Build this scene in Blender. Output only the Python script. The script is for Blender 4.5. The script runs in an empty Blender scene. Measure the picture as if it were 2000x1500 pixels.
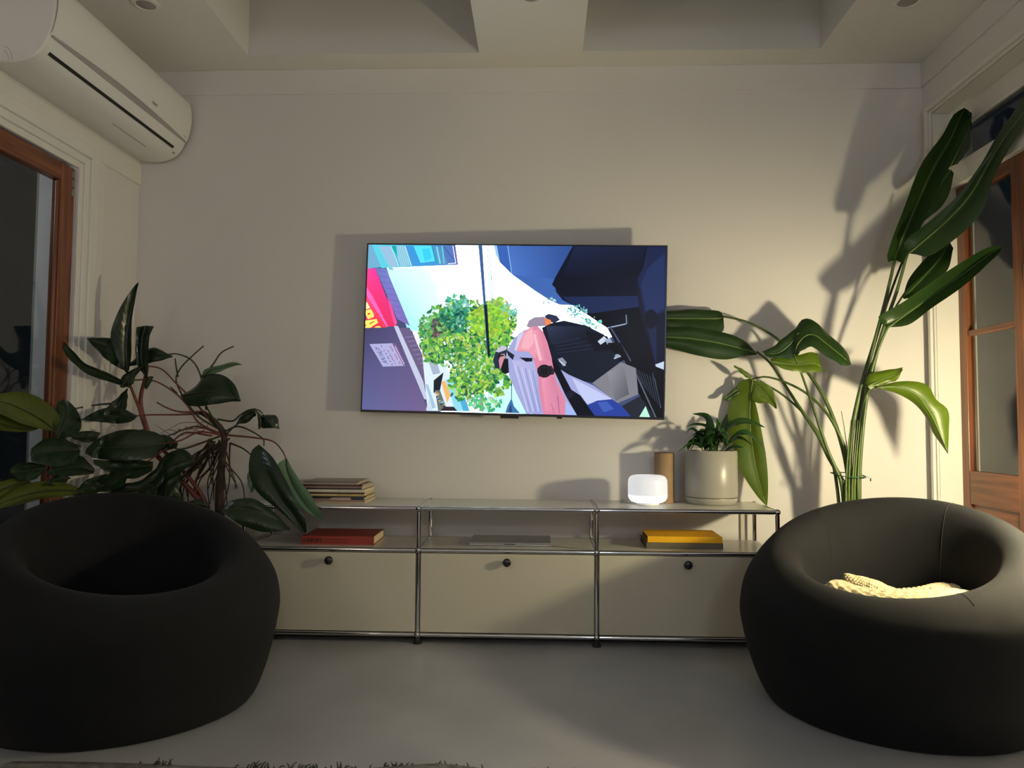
import bpy, bmesh, math, random
from mathutils import Vector, Matrix, noise as mnoise

random.seed(7)
scene = bpy.context.scene
COL = scene.collection
V = Vector

# ------------------------------------------------------------------ camera
CAM = V((.516, -3.265, .920))
YAW, PITCH, ROLL = math.radians(2.2), math.radians(3.02), math.radians(.37)
FPX = 1502.0
fwd = V((-math.sin(YAW) * math.cos(PITCH), math.cos(YAW) * math.cos(PITCH), math.sin(PITCH)))
r0 = V((math.cos(YAW), math.sin(YAW), 0))
u0 = r0.cross(fwd)
rgt = r0 * math.cos(ROLL) + u0 * math.sin(ROLL)
upv = -r0 * math.sin(ROLL) + u0 * math.cos(ROLL)
cd = bpy.data.cameras.new('camera')
cd.sensor_fit = 'HORIZONTAL'; cd.sensor_width = 36.0; cd.lens = FPX / 2000 * 36.0
cd.clip_start = .05; cd.clip_end = 200
cam = bpy.data.objects.new('camera', cd)
cam.matrix_world = Matrix(((rgt.x, upv.x, -fwd.x, CAM.x), (rgt.y, upv.y, -fwd.y, CAM.y),
                           (rgt.z, upv.z, -fwd.z, CAM.z), (0, 0, 0, 1)))
COL.objects.link(cam)
scene.camera = cam

# ------------------------------------------------------------------ world, lights, exposure
w = bpy.data.worlds.new('night'); scene.world = w; w.use_nodes = True
w.node_tree.nodes['Background'].inputs[0].default_value = (.25, .35, .6, 1)
w.node_tree.nodes['Background'].inputs[1].default_value = .012
vs = scene.view_settings
vs.view_transform = 'Standard'; vs.look = 'None'; vs.gamma = 1.0; vs.exposure = 0.18
vs.use_curve_mapping = False
scene.cycles.use_light_tree = False; scene.cycles.max_bounces = 6

def lamp(name, loc, power, col, radius):
    l = bpy.data.lights.new(name, 'POINT'); l.energy = power; l.color = col; l.shadow_soft_size = radius
    o = bpy.data.objects.new(name, l); o.location = loc; COL.objects.link(o); return o
LAMP = V((2.2, -.80, .88))                                                   # warm floor lamp beside the right chair, built further down
lamp('floor_lamp_bulb', LAMP, 59, (1.0, .86, .53), .045)
lamp('room_lamp_bulb', (-1.3, -4.3, 1.7), 13, (1.0, .86, .66), .16)           # lamp in the room behind the camera
lamp('cool_fill_light', (1.2, -5.8, 2.2), 36, (.82, .89, 1.0), .16)            # unseen cool fill, added further back to lift the ambient light

lamp('outdoor_fill_light', (-2.8, -.7, 2.2), 20.0, (.85, .92, 1.0), .1)       # made-up fill outside the left door, added to lighten the view through its glass

# ------------------------------------------------------------------ helpers
def at(px, py, y):
    """point of the room at depth y that lies along the sight line of a measured point"""
    d = rgt * ((px - 1000) / FPX) + upv * ((750 - py) / FPX) + fwd
    return CAM + d * ((y - CAM.y) / d.y)

class MB:
    def __init__(s): s.v = []; s.f = []; s.uv = None
    def add(s, vs_, fs):
        o = len(s.v); s.v += [tuple(p) for p in vs_]; s.f += [tuple(i + o for i in f) for f in fs]; return s
    def box(s, x0, x1, y0, y1, z0, z1):
        return s.add([(x0, y0, z0), (x1, y0, z0), (x1, y1, z0), (x0, y1, z0), (x0, y0, z1), (x1, y0, z1), (x1, y1, z1), (x0, y1, z1)],
                     [(0, 3, 2, 1), (4, 5, 6, 7), (0, 1, 5, 4), (1, 2, 6, 5), (2, 3, 7, 6), (3, 0, 4, 7)])
    def tube(s, pts, rad, n=10, cap=True):
        pts = [V(p) for p in pts]
        if not isinstance(rad, (list, tuple)): rad = [rad] * len(pts)
        o = len(s.v); up = None
        for i, p in enumerate(pts):
            t = (pts[min(i + 1, len(pts) - 1)] - pts[max(i - 1, 0)]).normalized()
            if up is None:
                up = V((0, 0, 1)) if abs(t.z) < .9 else V((0, 1, 0))
            a = (up - t * up.dot(t)).normalized(); b = t.cross(a); up = a
            for k in range(n):
                an = 2 * math.pi * k / n
                s.v.append(tuple(p + (a * math.cos(an) + b * math.sin(an)) * rad[i]))
        for i in range(len(pts) - 1):
            for k in range(n):
                k2 = (k + 1) % n
                s.f.append((o + i * n + k, o + i * n + k2, o + (i + 1) * n + k2, o + (i + 1) * n + k))
        if cap:
            s.f.append(tuple(o + k for k in range(n))[::-1])
            s.f.append(tuple(o + (len(pts) - 1) * n + k for k in range(n)))
        return s
    def lathe(s, prof, c=(0, 0, 0), n=48):
        o = len(s.v); m = len(prof)
        for (r, z) in prof:
            for k in range(n):
                a = 2 * math.pi * k / n
                s.v.append((c[0] + r * math.cos(a), c[1] + r * math.sin(a), c[2] + z))
        for i in range(m - 1):
            for k in range(n):
                k2 = (k + 1) % n
                s.f.append((o + i * n + k, o + i * n + k2, o + (i + 1) * n + k2, o + (i + 1) * n + k))
        return s
    def ball(s, c, r, n=12):
        return s.lathe([(max(1e-5, r * math.sin(math.pi * i / n)), -r * math.cos(math.pi * i / n)) for i in range(n + 1)], c, n)
    def grid(s, rows, closed=False):
        o = len(s.v); nr = len(rows); nc = len(rows[0])
        for r_ in rows: s.v += [tuple(p) for p in r_]
        for i in range(nr - 1):
            for k in range(nc if closed else nc - 1):
                k2 = (k + 1) % nc
                s.f.append((o + i * nc + k, o + i * nc + k2, o + (i + 1) * nc + k2, o + (i + 1) * nc + k))
        return s
    def build(s, name, mat, parent=None, smooth=False, bevel=0, loc=None, sharp=None):
        me = bpy.data.meshes.new(name); me.from_pydata(s.v, [], s.f)
        if s.uv:
            l = me.uv_layers.new(name='UVMap')
            for lp in me.loops: l.data[lp.index].uv = s.uv[lp.vertex_index]
        me.materials.append(mat)
        ob = bpy.data.objects.new(name, me); COL.objects.link(ob)
        if smooth:
            for p in me.polygons: p.use_smooth = True
            if sharp: me.set_sharp_from_angle(angle=math.radians(sharp))
        if bevel:
            b = ob.modifiers.new('bevel', 'BEVEL'); b.width = bevel; b.segments = 2; b.limit_method = 'ANGLE'
        if parent: ob.parent = parent
        return ob

def tag(o, label, cat, group=None):
    o['label'] = label; o['category'] = cat
    if group: o['group'] = group
    return o
def struct(o, label=None):
    o['kind'] = 'structure'
    if label: o['label'] = label
    return o
def thing(name, label, cat, group=None):
    o = bpy.data.objects.new(name, None); o.empty_display_size = .05; COL.objects.link(o)
    return tag(o, label, cat, group)
def done(root, loc):
    """move the thing's origin to its base while the parts stay where they are"""
    root.location = loc
    for c in root.children: c.location = c.location - V(loc)

def spline(pts, n):
    """Catmull-Rom through points, resampled by arc length"""
    P = [V(p) for p in pts]
    if len(P) == 2:
        return [P[0].lerp(P[1], i / (n - 1)) for i in range(n)]
    Q = [P[0] * 2 - P[1]] + P + [P[-1] * 2 - P[-2]]; d = []
    for i in range(1, len(Q) - 2):
        a, b, c, e = Q[i - 1], Q[i], Q[i + 1], Q[i + 2]
        for k in range(16):
            t = k / 16
            d.append(.5 * ((2 * b) + (c - a) * t + (2 * a - 5 * b + 4 * c - e) * t * t + (3 * b - a - 3 * c + e) * t ** 3))
    d.append(P[-1])
    L = [0]
    for i in range(1, len(d)): L.append(L[-1] + (d[i] - d[i - 1]).length)
    out = []; j = 0
    for i in range(n):
        s = L[-1] * i / (n - 1)
        while j < len(L) - 2 and L[j + 1] < s: j += 1
        q = (s - L[j]) / max(1e-9, L[j + 1] - L[j]); out.append(d[j].lerp(d[j + 1], min(1, q)))
    return out

# ------------------------------------------------------------------ materials
def srgb(r, g, b):
    f = lambda c: (c / 255 / 12.92) if c / 255 <= .04045 else ((c / 255 + .055) / 1.055) ** 2.4
    return (f(r), f(g), f(b), 1)
def mat(name, col, rough=.5, metal=0, var=0.0, vscale=6, bump=0, bscale=60, spec=.5, sheen=0, coat=0, stretch=None):
    m = bpy.data.materials.new(name); m.use_nodes = True
    nt = m.node_tree; b = nt.nodes['Principled BSDF']; N = nt.nodes.new; L = nt.links.new
    b.inputs['Base Color'].default_value = (*col[:3], 1); b.inputs['Roughness'].default_value = rough
    b.inputs['Metallic'].default_value = metal; b.inputs['Specular IOR Level'].default_value = spec
    if sheen:
        b.inputs['Sheen Weight'].default_value = sheen; b.inputs['Sheen Roughness'].default_value = .5
    if coat: b.inputs['Coat Weight'].default_value = coat; b.inputs['Coat Roughness'].default_value = .08
    tc = N('ShaderNodeTexCoord'); mp = N('ShaderNodeMapping'); L(tc.outputs['Object'], mp.inputs[0])
    if stretch: mp.inputs['Scale'].default_value = stretch
    if var:
        n = N('ShaderNodeTexNoise'); n.inputs['Scale'].default_value = vscale; n.inputs['Detail'].default_value = 2
        L(mp.outputs[0], n.inputs['Vector'])
        r = N('ShaderNodeValToRGB'); L(n.outputs['Fac'], r.inputs[0])
        r.color_ramp.elements[0].position = .3; r.color_ramp.elements[1].position = .7
        r.color_ramp.elements[0].color = (*[c * (1 - var) for c in col[:3]], 1)
        r.color_ramp.elements[1].color = (*[min(1, c * (1 + var)) for c in col[:3]], 1)
        L(r.outputs[0], b.inputs['Base Color'])
    if bump:
        n2 = N('ShaderNodeTexNoise'); n2.inputs['Scale'].default_value = bscale; n2.inputs['Detail'].default_value = 1
        L(mp.outputs[0], n2.inputs['Vector'])
        bp = N('ShaderNodeBump'); bp.inputs['Strength'].default_value = bump; bp.inputs['Distance'].default_value = .002
        L(n2.outputs['Fac'], bp.inputs['Height']); L(bp.outputs[0], b.inputs['Normal'])
    return m
def leafmat(name, c1, c2, vein, rough=.32, bands=40, trans=.25):
    m = bpy.data.materials.new(name); m.use_nodes = True
    nt = m.node_tree; b = nt.nodes['Principled BSDF']; N = nt.nodes.new; L = nt.links.new
    uv = N('ShaderNodeUVMap'); uv.uv_map = 'UVMap'
    sp = N('ShaderNodeSeparateXYZ'); L(uv.outputs[0], sp.inputs[0])
    # side veins run out from the midrib: bands along v + .25*|u|
    ab = N('ShaderNodeMath'); ab.operation = 'ABSOLUTE'; L(sp.outputs['X'], ab.inputs[0])
    mu = N('ShaderNodeMath'); mu.operation = 'MULTIPLY_ADD'; L(ab.outputs[0], mu.inputs[0]); mu.inputs[1].default_value = -.18
    L(sp.outputs['Y'], mu.inputs[2])
    sc = N('ShaderNodeMath'); sc.operation = 'MULTIPLY'; L(mu.outputs[0], sc.inputs[0]); sc.inputs[1].default_value = bands * 6.283
    sn = N('ShaderNodeMath'); sn.operation = 'SINE'; L(sc.outputs[0], sn.inputs[0])
    tc = N('ShaderNodeTexCoord'); no = N('ShaderNodeTexNoise'); no.inputs['Scale'].default_value = 9; L(tc.outputs['Object'], no.inputs['Vector'])
    mx = N('ShaderNodeMix'); mx.data_type = 'RGBA'; L(no.outputs['Fac'], mx.inputs['Factor'])
    mx.inputs['A'].default_value = (*c1[:3], 1); mx.inputs['B'].default_value = (*c2[:3], 1)
    mr = N('ShaderNodeMapRange'); L(ab.outputs[0], mr.inputs['Value']); mr.inputs['From Min'].default_value = .015
    mr.inputs['From Max'].default_value = .06; mr.inputs['To Min'].default_value = .75; mr.inputs['To Max'].default_value = 0
    m2 = N('ShaderNodeMix'); m2.data_type = 'RGBA'; L(mr.outputs[0], m2.inputs['Factor']); L(mx.outputs['Result'], m2.inputs['A'])
    m2.inputs['B'].default_value = (*vein[:3], 1)
    L(m2.outputs['Result'], b.inputs['Base Color']); b.inputs['Roughness'].default_value = rough
    bp = N('ShaderNodeBump'); bp.inputs['Strength'].default_value = .14; bp.inputs['Distance'].default_value = .0012
    L(sn.outputs[0], bp.inputs['Height']); L(bp.outputs[0], b.inputs['Normal'])
    tr = N('ShaderNodeBsdfTranslucent'); L(m2.outputs['Result'], tr.inputs[0])
    ms = N('ShaderNodeMixShader'); ms.inputs[0].default_value = trans
    L(b.outputs[0], ms.inputs[1]); L(tr.outputs[0], ms.inputs[2])
    L(ms.outputs[0], nt.nodes['Material Output'].inputs[0])
    return m
def glassmat(name):
    m = bpy.data.materials.new(name); m.use_nodes = True; nt = m.node_tree; nt.nodes.clear(); N = nt.nodes.new; L = nt.links.new
    o = N('ShaderNodeOutputMaterial'); g = N('ShaderNodeBsdfGlossy'); g.inputs['Roughness'].default_value = .0
    t = N('ShaderNodeBsdfTransparent'); t.inputs[0].default_value = (.93, .95, .94, 1)
    f = N('ShaderNodeFresnel'); ge = N('ShaderNodeNewGeometry'); mr = N('ShaderNodeMapRange')      # both faces of the pane reflect alike
    mr.inputs['To Min'].default_value = 1.52; mr.inputs['To Max'].default_value = 1 / 1.52; L(ge.outputs['Backfacing'], mr.inputs['Value']); L(mr.outputs[0], f.inputs['IOR'])
    s = N('ShaderNodeMixShader'); L(f.outputs[0], s.inputs[0]); L(t.outputs[0], s.inputs[1]); L(g.outputs[0], s.inputs[2]); L(s.outputs[0], o.inputs[0])
    return m
def woodmat(name, c1, c2, rough=.35, axis='Z'):
    m = bpy.data.materials.new(name); m.use_nodes = True; nt = m.node_tree; b = nt.nodes['Principled BSDF']; N = nt.nodes.new; L = nt.links.new
    tc = N('ShaderNodeTexCoord'); mp = N('ShaderNodeMapping'); L(tc.outputs['Object'], mp.inputs[0])
    mp.inputs['Scale'].default_value = {'Z': (40, 40, 2.2), 'Y': (40, 2.2, 40)}[axis]
    n = N('ShaderNodeTexNoise'); n.inputs['Scale'].default_value = 1.0; n.inputs['Detail'].default_value = 5; L(mp.outputs[0], n.inputs['Vector'])
    r = N('ShaderNodeValToRGB'); r.color_ramp.elements[0].position = .32; r.color_ramp.elements[1].position = .68
    r.color_ramp.elements[0].color = (*c1[:3], 1); r.color_ramp.elements[1].color = (*c2[:3], 1)
    L(n.outputs['Fac'], r.inputs[0]); L(r.outputs[0], b.inputs['Base Color']); b.inputs['Roughness'].default_value = rough
    bp = N('ShaderNodeBump'); bp.inputs['Strength'].default_value = .15; bp.inputs['Distance'].default_value = .001
    L(n.outputs['Fac'], bp.inputs['Height']); L(bp.outputs[0], b.inputs['Normal'])
    return m
def emit(name, col, st, rough=.3):
    m = bpy.data.materials.new(name); m.use_nodes = True; b = m.node_tree.nodes['Principled BSDF']
    b.inputs['Base Color'].default_value = (.35, .35, .35, 1); b.inputs['Roughness'].default_value = rough
    b.inputs['Emission Color'].default_value = col; b.inputs['Emission Strength'].default_value = st
    return m

M = {}
M['wall'] = mat('wall_paint', (.74, .715, .695), .6, var=.012, vscale=2, bump=.06, bscale=220)
M['ceil'] = mat('ceiling_paint', (.76, .75, .72), .7, var=.01, vscale=2)
M['trim'] = mat('trim_gloss_paint', (.78, .76, .71), .35, var=.01)
M['floor'] = mat('polished_concrete', (.335, .338, .355), .33, var=.13, vscale=2.3, bump=.04, bscale=90, spec=.45)
M['cedar'] = woodmat('cedar_wood', srgb(92, 50, 30), srgb(140, 82, 45))
M['cedar_h'] = woodmat('cedar_wood_rail', srgb(92, 50, 30), srgb(140, 82, 45), axis='Y')
M['glass'] = glassmat('window_glass')
M['chrome'] = mat('chrome', (.62, .62, .63), .07, 1, bump=.02, bscale=20)
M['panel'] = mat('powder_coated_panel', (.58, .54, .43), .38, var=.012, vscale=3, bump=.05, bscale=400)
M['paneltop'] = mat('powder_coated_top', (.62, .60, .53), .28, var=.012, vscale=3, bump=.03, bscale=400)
M['rubber'] = mat('black_rubber', (.012, .012, .013), .5, var=.1)
M['knob'] = mat('black_knob', (.015, .015, .017), .22, var=.1, vscale=40)
M['lock'] = mat('lock_steel', (.35, .35, .36), .3, 1, var=.1, vscale=200)
M['fabric'] = mat('black_stretch_fabric', (.0052, .0056, .0066), .85, var=.12, vscale=12, bump=.35, bscale=900, spec=.2, sheen=.02)
M['seam'] = mat('black_seam_thread', (.010, .010, .011), .9, var=.1, vscale=50)
M['tvblack'] = mat('television_black', (.012, .012, .014), .25, var=.1)
M['acwhite'] = mat('white_plastic', (.80, .79, .76), .32, var=.01, vscale=3)
M['acgrey'] = mat('grey_plastic', (.36, .35, .34), .4, var=.03)
M['slot'] = mat('dark_slot', (.006, .006, .006), .7, var=.1)
M['stem'] = mat('plant_stem_green', srgb(72, 92, 44), .42, var=.25, vscale=14, stretch=(1, 1, .25))
M['stempale'] = mat('plant_sheath_pale', srgb(92, 112, 56), .45, var=.2, vscale=14, stretch=(1, 1, .2))
M['stemdark'] = mat('plant_stem_dark', srgb(48, 54, 30), .5, var=.25, vscale=20)
M['stemred'] = mat('plant_stem_red', srgb(112, 48, 40), .45, var=.3, vscale=16)
M['root'] = mat('aerial_root_brown', srgb(58, 44, 32), .8, var=.3, vscale=40)
M['sleaf'] = leafmat('strelitzia_leaf', srgb(34, 56, 25), srgb(47, 73, 30), srgb(120, 148, 70), .28, 70, .22)
M['sleafy'] = leafmat('strelitzia_leaf_pale', srgb(74, 98, 20), srgb(96, 118, 28), srgb(182, 200, 100), .3, 60, .25)
M['pleaf'] = leafmat('philodendron_leaf', srgb(26, 42, 28), srgb(38, 56, 33), srgb(70, 92, 50), .30, 14, .12)
M['punder'] = leafmat('philodendron_leaf_underside', srgb(88, 120, 90), srgb(104, 136, 100), srgb(110, 136, 90), .5, 16, .2)
M['polive'] = leafmat('philodendron_leaf_olive', srgb(72, 82, 26), srgb(92, 102, 34), srgb(120, 128, 60), .4, 14, .2)
M['lily'] = leafmat('lily_leaf', srgb(34, 64, 30), srgb(48, 84, 38), srgb(70, 104, 54), .25, 20, .1)
M['pot'] = mat('grey_ceramic', (.33, .318, .275), .33, var=.03, vscale=5, bump=.03)
M['darkpot'] = mat('dark_planter', (.05, .048, .045), .6, var=.2, bump=.2)
M['soil'] = mat('soil', (.03, .022, .016), .95, var=.5, vscale=60, bump=.9, bscale=120)
M['kraft'] = mat('kraft_board', srgb(142, 116, 84), .7, var=.05, vscale=8, bump=.1, stretch=(1, 1, 6))
M['paper'] = mat('book_pages', srgb(222, 208, 168), .8, var=.07, vscale=3, bump=.5, bscale=1, stretch=(4, 4, 500))
M['silver'] = mat('brushed_aluminium', (.55, .54, .53), .38, 1, var=.02, bump=.05, bscale=300)
M['towel'] = mat('cream_cotton', srgb(206, 190, 150), .95, var=.05, vscale=30, bump=.5, bscale=400, sheen=.2)
M['rug'] = mat('grey_wool_rug', (.15, .145, .14), .95, var=.4, vscale=40, bump=.9, bscale=260)
M['fringe'] = mat('dark_rug_fringe', (.05, .048, .047), .95, var=.4, vscale=60)
M['twine'] = mat('green_twine', srgb(58, 98, 60), .7, var=.2, vscale=60)
M['steel'] = mat('dull_steel', (.4, .4, .4), .35, 1, var=.1, vscale=40)
M['deck'] = mat('outdoor_boards', (.10, .10, .105), .7, var=.2, vscale=5)
M['outwall'] = mat('outdoor_wall_paint', (.16, .18, .20), .7, var=.08, vscale=4)

# ------------------------------------------------------------------ the room
XL, XR, YB, ZC, YF = -1.472, 2.324, .40, 2.658, -7.2
T = .16
ink = mat
# floor slab
struct(MB().box(XL - .0, XR + .0, YF, YB, -.10, 0).build('floor', M['floor']), 'polished grey concrete floor')
# back wall
wb = struct(MB().box(XL - .2, XR + .2, YB, YB + .15, -.1, ZC + 1.2).build('wall_back', M['wall']), 'off-white back wall behind the television')
struct(MB().box(XL - .2, XR + .2, YF - .15, YF, -.1, ZC + 1.2).build('wall_front', M['wall']), 'off-white wall behind the camera')
# left wall with a door opening
LD0, LD1, LDZ = -1.06, -.108, 2.030       # opening y range and head
struct(MB().box(XL - T, XL, LD1, YB, 0, ZC).box(XL - T, XL, YF, LD0, 0, ZC).box(XL - T, XL, LD0, LD1, LDZ, ZC)
       .build('wall_left', M['wall']), 'off-white left wall under the air conditioner')
# right wall with a french door opening
RD0, RD1, RDZ = -.640, .311, 2.376
struct(MB().box(XR, XR + T, RD1, YB, 0, ZC).box(XR, XR + T, YF, RD0, 0, ZC).box(XR, XR + T, RD0, RD1, RDZ, ZC)
       .build('wall_right', M['wall']), 'off-white right wall around the french doors')
# ceiling with two openings
SK = [(-.879, .217), (.700, 1.791)]; SY0, SY1 = -.95, .240
cm = MB()
xs = [XL, SK[0][0], SK[0][1], SK[1][0], SK[1][1], XR]
for i in range(5):
    if i in (1, 3):
        cm.box(xs[i], xs[i + 1], SY1, YB, ZC, ZC + .05); cm.box(xs[i], xs[i + 1], YF, SY0, ZC, ZC + .05)
    else:
        cm.box(xs[i], xs[i + 1], YF, YB, ZC, ZC + .05)
ceil = struct(cm.build('ceiling', M['ceil']), 'off-white ceiling with two skylight wells')
for (a, b) in SK:
    h0, h1 = ZC + .05, ZC + 1.0
    MB().box(a - .03, a, SY0, SY1, h0, h1).box(b, b + .03, SY0, SY1, h0, h1).box(a - .03, b + .03, SY1, SY1 + .03, h0, h1)\
        .box(a - .03, b + .03, SY0 - .03, SY0, h0, h1).build('skylight_shaft', M['ceil'], ceil)
    MB().box(a - .03, b + .03, SY0 - .03, SY1 + .03, h1, h1 + .012).build('skylight_pane', M['glass'], ceil)
# frieze boards, baseboards
struct(MB().box(XL, XR, YB - .008, YB, 2.536, ZC).build('trim_1', M['wall'], bevel=.002), 'flat frieze board along the top of the back wall')
struct(MB().box(XR - .008, XR, YF, YB - .008, 2.536, ZC).build('trim_2', M['wall'], bevel=.002), 'flat frieze board along the top of the right wall')
struct(MB().box(XL, XR, YB - .016, YB, 0, .14).build('baseboard_back', M['trim'], bevel=.003), 'white baseboard behind the sideboard')
struct(MB().box(XL, XL + .016, LD1 + .12, YB - .016, 0, .14).build('baseboard_left', M['trim'], bevel=.003), 'white baseboard under the left wall')
# boards beside the left door
struct(MB().box(XL, XL + .010, -1.3, YB, 2.086, 2.19).box(XL, XL + .010, .012, .088, 0, 2.086).build('trim_3', M['trim'], bevel=.003),
       'flat white board over the left door and beside its architrave')
# left architrave: three stepped mouldings, mitred as nested frames
def architrave(x, s, y_in, z_in, y_far, dirn, name, label, widths=(.030, .050, .037), depths=(.014, .022, .034)):
    m = MB(); off = 0
    for wd, dp in zip(widths, depths):
        y0, y1 = y_in + dirn * off, y_in + dirn * (off + wd)
        xa, xb = sorted((x, x + s * dp)); ya, yb = sorted((y0, y1))
        m.box(xa, xb, ya, yb, 0, z_in + off + wd)
        yc, yd = sorted((y0, y_far)); m.box(xa, xb, yc, yd, z_in + off, z_in + off + wd)
        off += wd
    return struct(m.build(name, M['trim'], bevel=.003), label)
architrave(XL, 1, LD1, LDZ - .03, LD0, 1, 'trim_4', 'white stepped architrave around the left door', (.028, .034, .054), (.016, .024, .034))
architrave(XR, -1, RD1, RDZ, RD0, 1, 'trim_5', 'white moulded architrave around the french doors', (.014, .022), (.010, .022))
# jamb linings
struct(MB().box(XR, XR + T + .02, RD1 - .001, RD1 + .015, 0, RDZ).box(XR, XR + T + .02, RD0, RD1, RDZ - .002, RDZ + .016)
       .build('trim_6', M['trim'], bevel=.002), 'white jamb lining of the french doors')

def door_leaf(name, x0, x1, y_lo, y_hi, z0, z1, glass, muntins, rail_h, label, stile=.062, top=.055, hinge=None, bead=.014):
    """glazed timber leaf lying in a plane of constant x; the frame is its own parts"""
    root = bpy.data.objects.new(name, None); COL.objects.link(root); struct(root, label)
    MB().box(x0, x1, y_hi - stile, y_hi, z0, z1).build('stile', M['cedar'], root, bevel=.003)
    MB().box(x0, x1, y_lo, y_lo + stile, z0, z1).build('stile', M['cedar'], root, bevel=.003)
    MB().box(x0, x1, y_lo + stile, y_hi - stile, z1 - top, z1).build('top_rail', M['cedar_h'], root, bevel=.003)
    MB().box(x0, x1, y_lo + stile, y_hi - stile, glass[0] - rail_h, glass[0]).build('lock_rail', M['cedar_h'], root, bevel=.003)
    MB().box(x0, x1, y_lo + stile, y_hi - stile, z0, z0 + .2).build('bottom_rail', M['cedar_h'], root, bevel=.003)
    xm = (x0 + x1) / 2
    MB().box(xm - .008, xm + .008, y_lo + stile, y_hi - stile, z0 + .2, glass[0] - rail_h).build('door_panel', M['cedar_h'], root)
    for z in muntins:
        MB().box(x0 + .006, x1 - .006, y_lo + stile, y_hi - stile, z - .013, z + .013).build('glazing_bar', M['cedar_h'], root, bevel=.004)
    b = MB()
    zs = [glass[0]] + list(muntins) + [z1 - top]
    for i in range(len(zs) - 1):
        MB().box(xm - .002, xm + .002, y_lo + stile, y_hi - stile, zs[i], zs[i + 1]).build('pane', M['glass'], root)
    for s in (0, 1):
        yy = (y_lo + stile) if s == 0 else (y_hi - stile - bead)
        MB().box(xm + .004, x1 - .006, yy, yy + bead, glass[0], z1 - top).build('glazing_bead', M['cedar'], root, bevel=.003)
    return root
d1 = door_leaf('door_1', XL - .046, XL - .004, LD0 + .003, LD1 - .003, .01, LDZ - .034, (.42, 1.95), [], .10, 'dark cedar glazed door in the left wall', stile=.088, top=.075)
hb = MB()
for z in (1.89, 1.93, 1.968): hb.box(XL - .006, XL - .001, LD1 - .024, LD1 - .010, z - .014, z + .014)
hb.build('hinge', M['steel'], d1)
DX0, DX1 = XR + .100, XR + .140
door_leaf('door_2', DX0, DX1, -.158, RD1, .01, 2.02, (.727, 1.965), [1.342], .147, 'cedar french door leaf with glass panes beside the tall plant', stile=.058, top=.054)
d3 = door_leaf('door_3', DX0, DX1, -.632, -.160, .01, 2.02, (.727, 1.965), [1.342], .147, 'second cedar french door leaf nearer the camera', stile=.058, top=.054)
MB().box(DX0 - .006, DX0, -.205, -.175, 1.49, 1.57).build('lock_plate', M['steel'], d3, bevel=.002)
# transom window above the doors
w1 = bpy.data.objects.new('window_1', None); COL.objects.link(w1); struct(w1, 'white framed transom window above the french doors')
MB().box(XR + .075, XR + .155, RD0, RD1, 2.02, 2.122).build('transom_bar', M['trim'], w1, bevel=.004)
MB().box(XR + .095, XR + .145, RD0, RD1, 2.285, RDZ).build('top_rail', M['trim'], w1, bevel=.004)
MB().box(XR + .085, XR + .10, RD0, RD1, 2.27, 2.285).build('glazing_bead', M['trim'], w1, bevel=.003)
MB().box(XR + .095, XR + .145, RD1 - .06, RD1, 2.122, 2.285).build('stile', M['trim'], w1, bevel=.004)
MB().box(XR + .095, XR + .145, RD0, RD0 + .06, 2.122, 2.285).build('stile', M['trim'], w1, bevel=.004)
MB().box(XR + .118, XR + .122, RD0, RD1, 2.122, 2.285).build('pane', M['glass'], w1)
# verandah outside (night)
struct(MB().box(XR + T, XR + 2.4, -3, 2, -.3, -.12).build('floor_outside_right', M['deck']), 'dark verandah boards outside the french doors')
struct(MB().box(XL - 2.2, XL - T, -3, 3.2, -.3, -.12).build('floor_outside_left', M['deck']), 'dark verandah boards outside the left door')
struct(MB().box(XL - 1.6, XL - 1.5, -2.5, 3.2, -.12, 2.60).build('wall_outside_left', M['outwall']), 'dim grey outdoor wall seen through the left door')
struct(MB().box(XL - .75, XL - .66, .74, .85, -.12, 2.9).build('trim_7', mat('post_paint', (.20, .20, .175), .6, var=.05)), 'added pale post standing in for the strip in the left door glass')  # made-up post, placed to give the pale strip in the door glass

# ------------------------------------------------------------------ sideboard
ZB = .037                                  # height of the bottom tube centre line
TR_ = .0095
sx = [-.75, 0, .75, 1.5]; sz = [ZB, ZB + .35, ZB + .525]; D = .35
sb = thing('sideboard', 'long low modular sideboard with chrome tubes and beige metal panels', 'sideboard')
def tubepart(a, b): MB().tube([a, b], TR_, 16).build('tube', M['chrome'], sb, smooth=True, sharp=40)
for y in (0, D):
    for z in sz:
        for i in range(3): tubepart((sx[i] + .012, y, z), (sx[i + 1] - .012, y, z))
    for x in sx:
        tubepart((x, y, sz[0] + .012), (x, y, sz[1] - .012)); tubepart((x, y, sz[1] + .012), (x, y, sz[2] - .012))
for x in sx:
    for z in sz:
        tubepart((x, .012, z), (x, D - .012, z))
        for y in (0, D): MB().ball((x, y, z), .0135, 14).build('connector_ball', M['chrome'], sb, smooth=True)
    for y in (0, D):
        f = MB().lathe([(.0001, 0), (.019, 0), (.020, .004), (.014, .010), (.010, .014), (.010, ZB - .008), (.0001, ZB - .008)], (x, y, 0), 20)
        f.build('foot', M['rubber'], sb, smooth=True, sharp=40)
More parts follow.
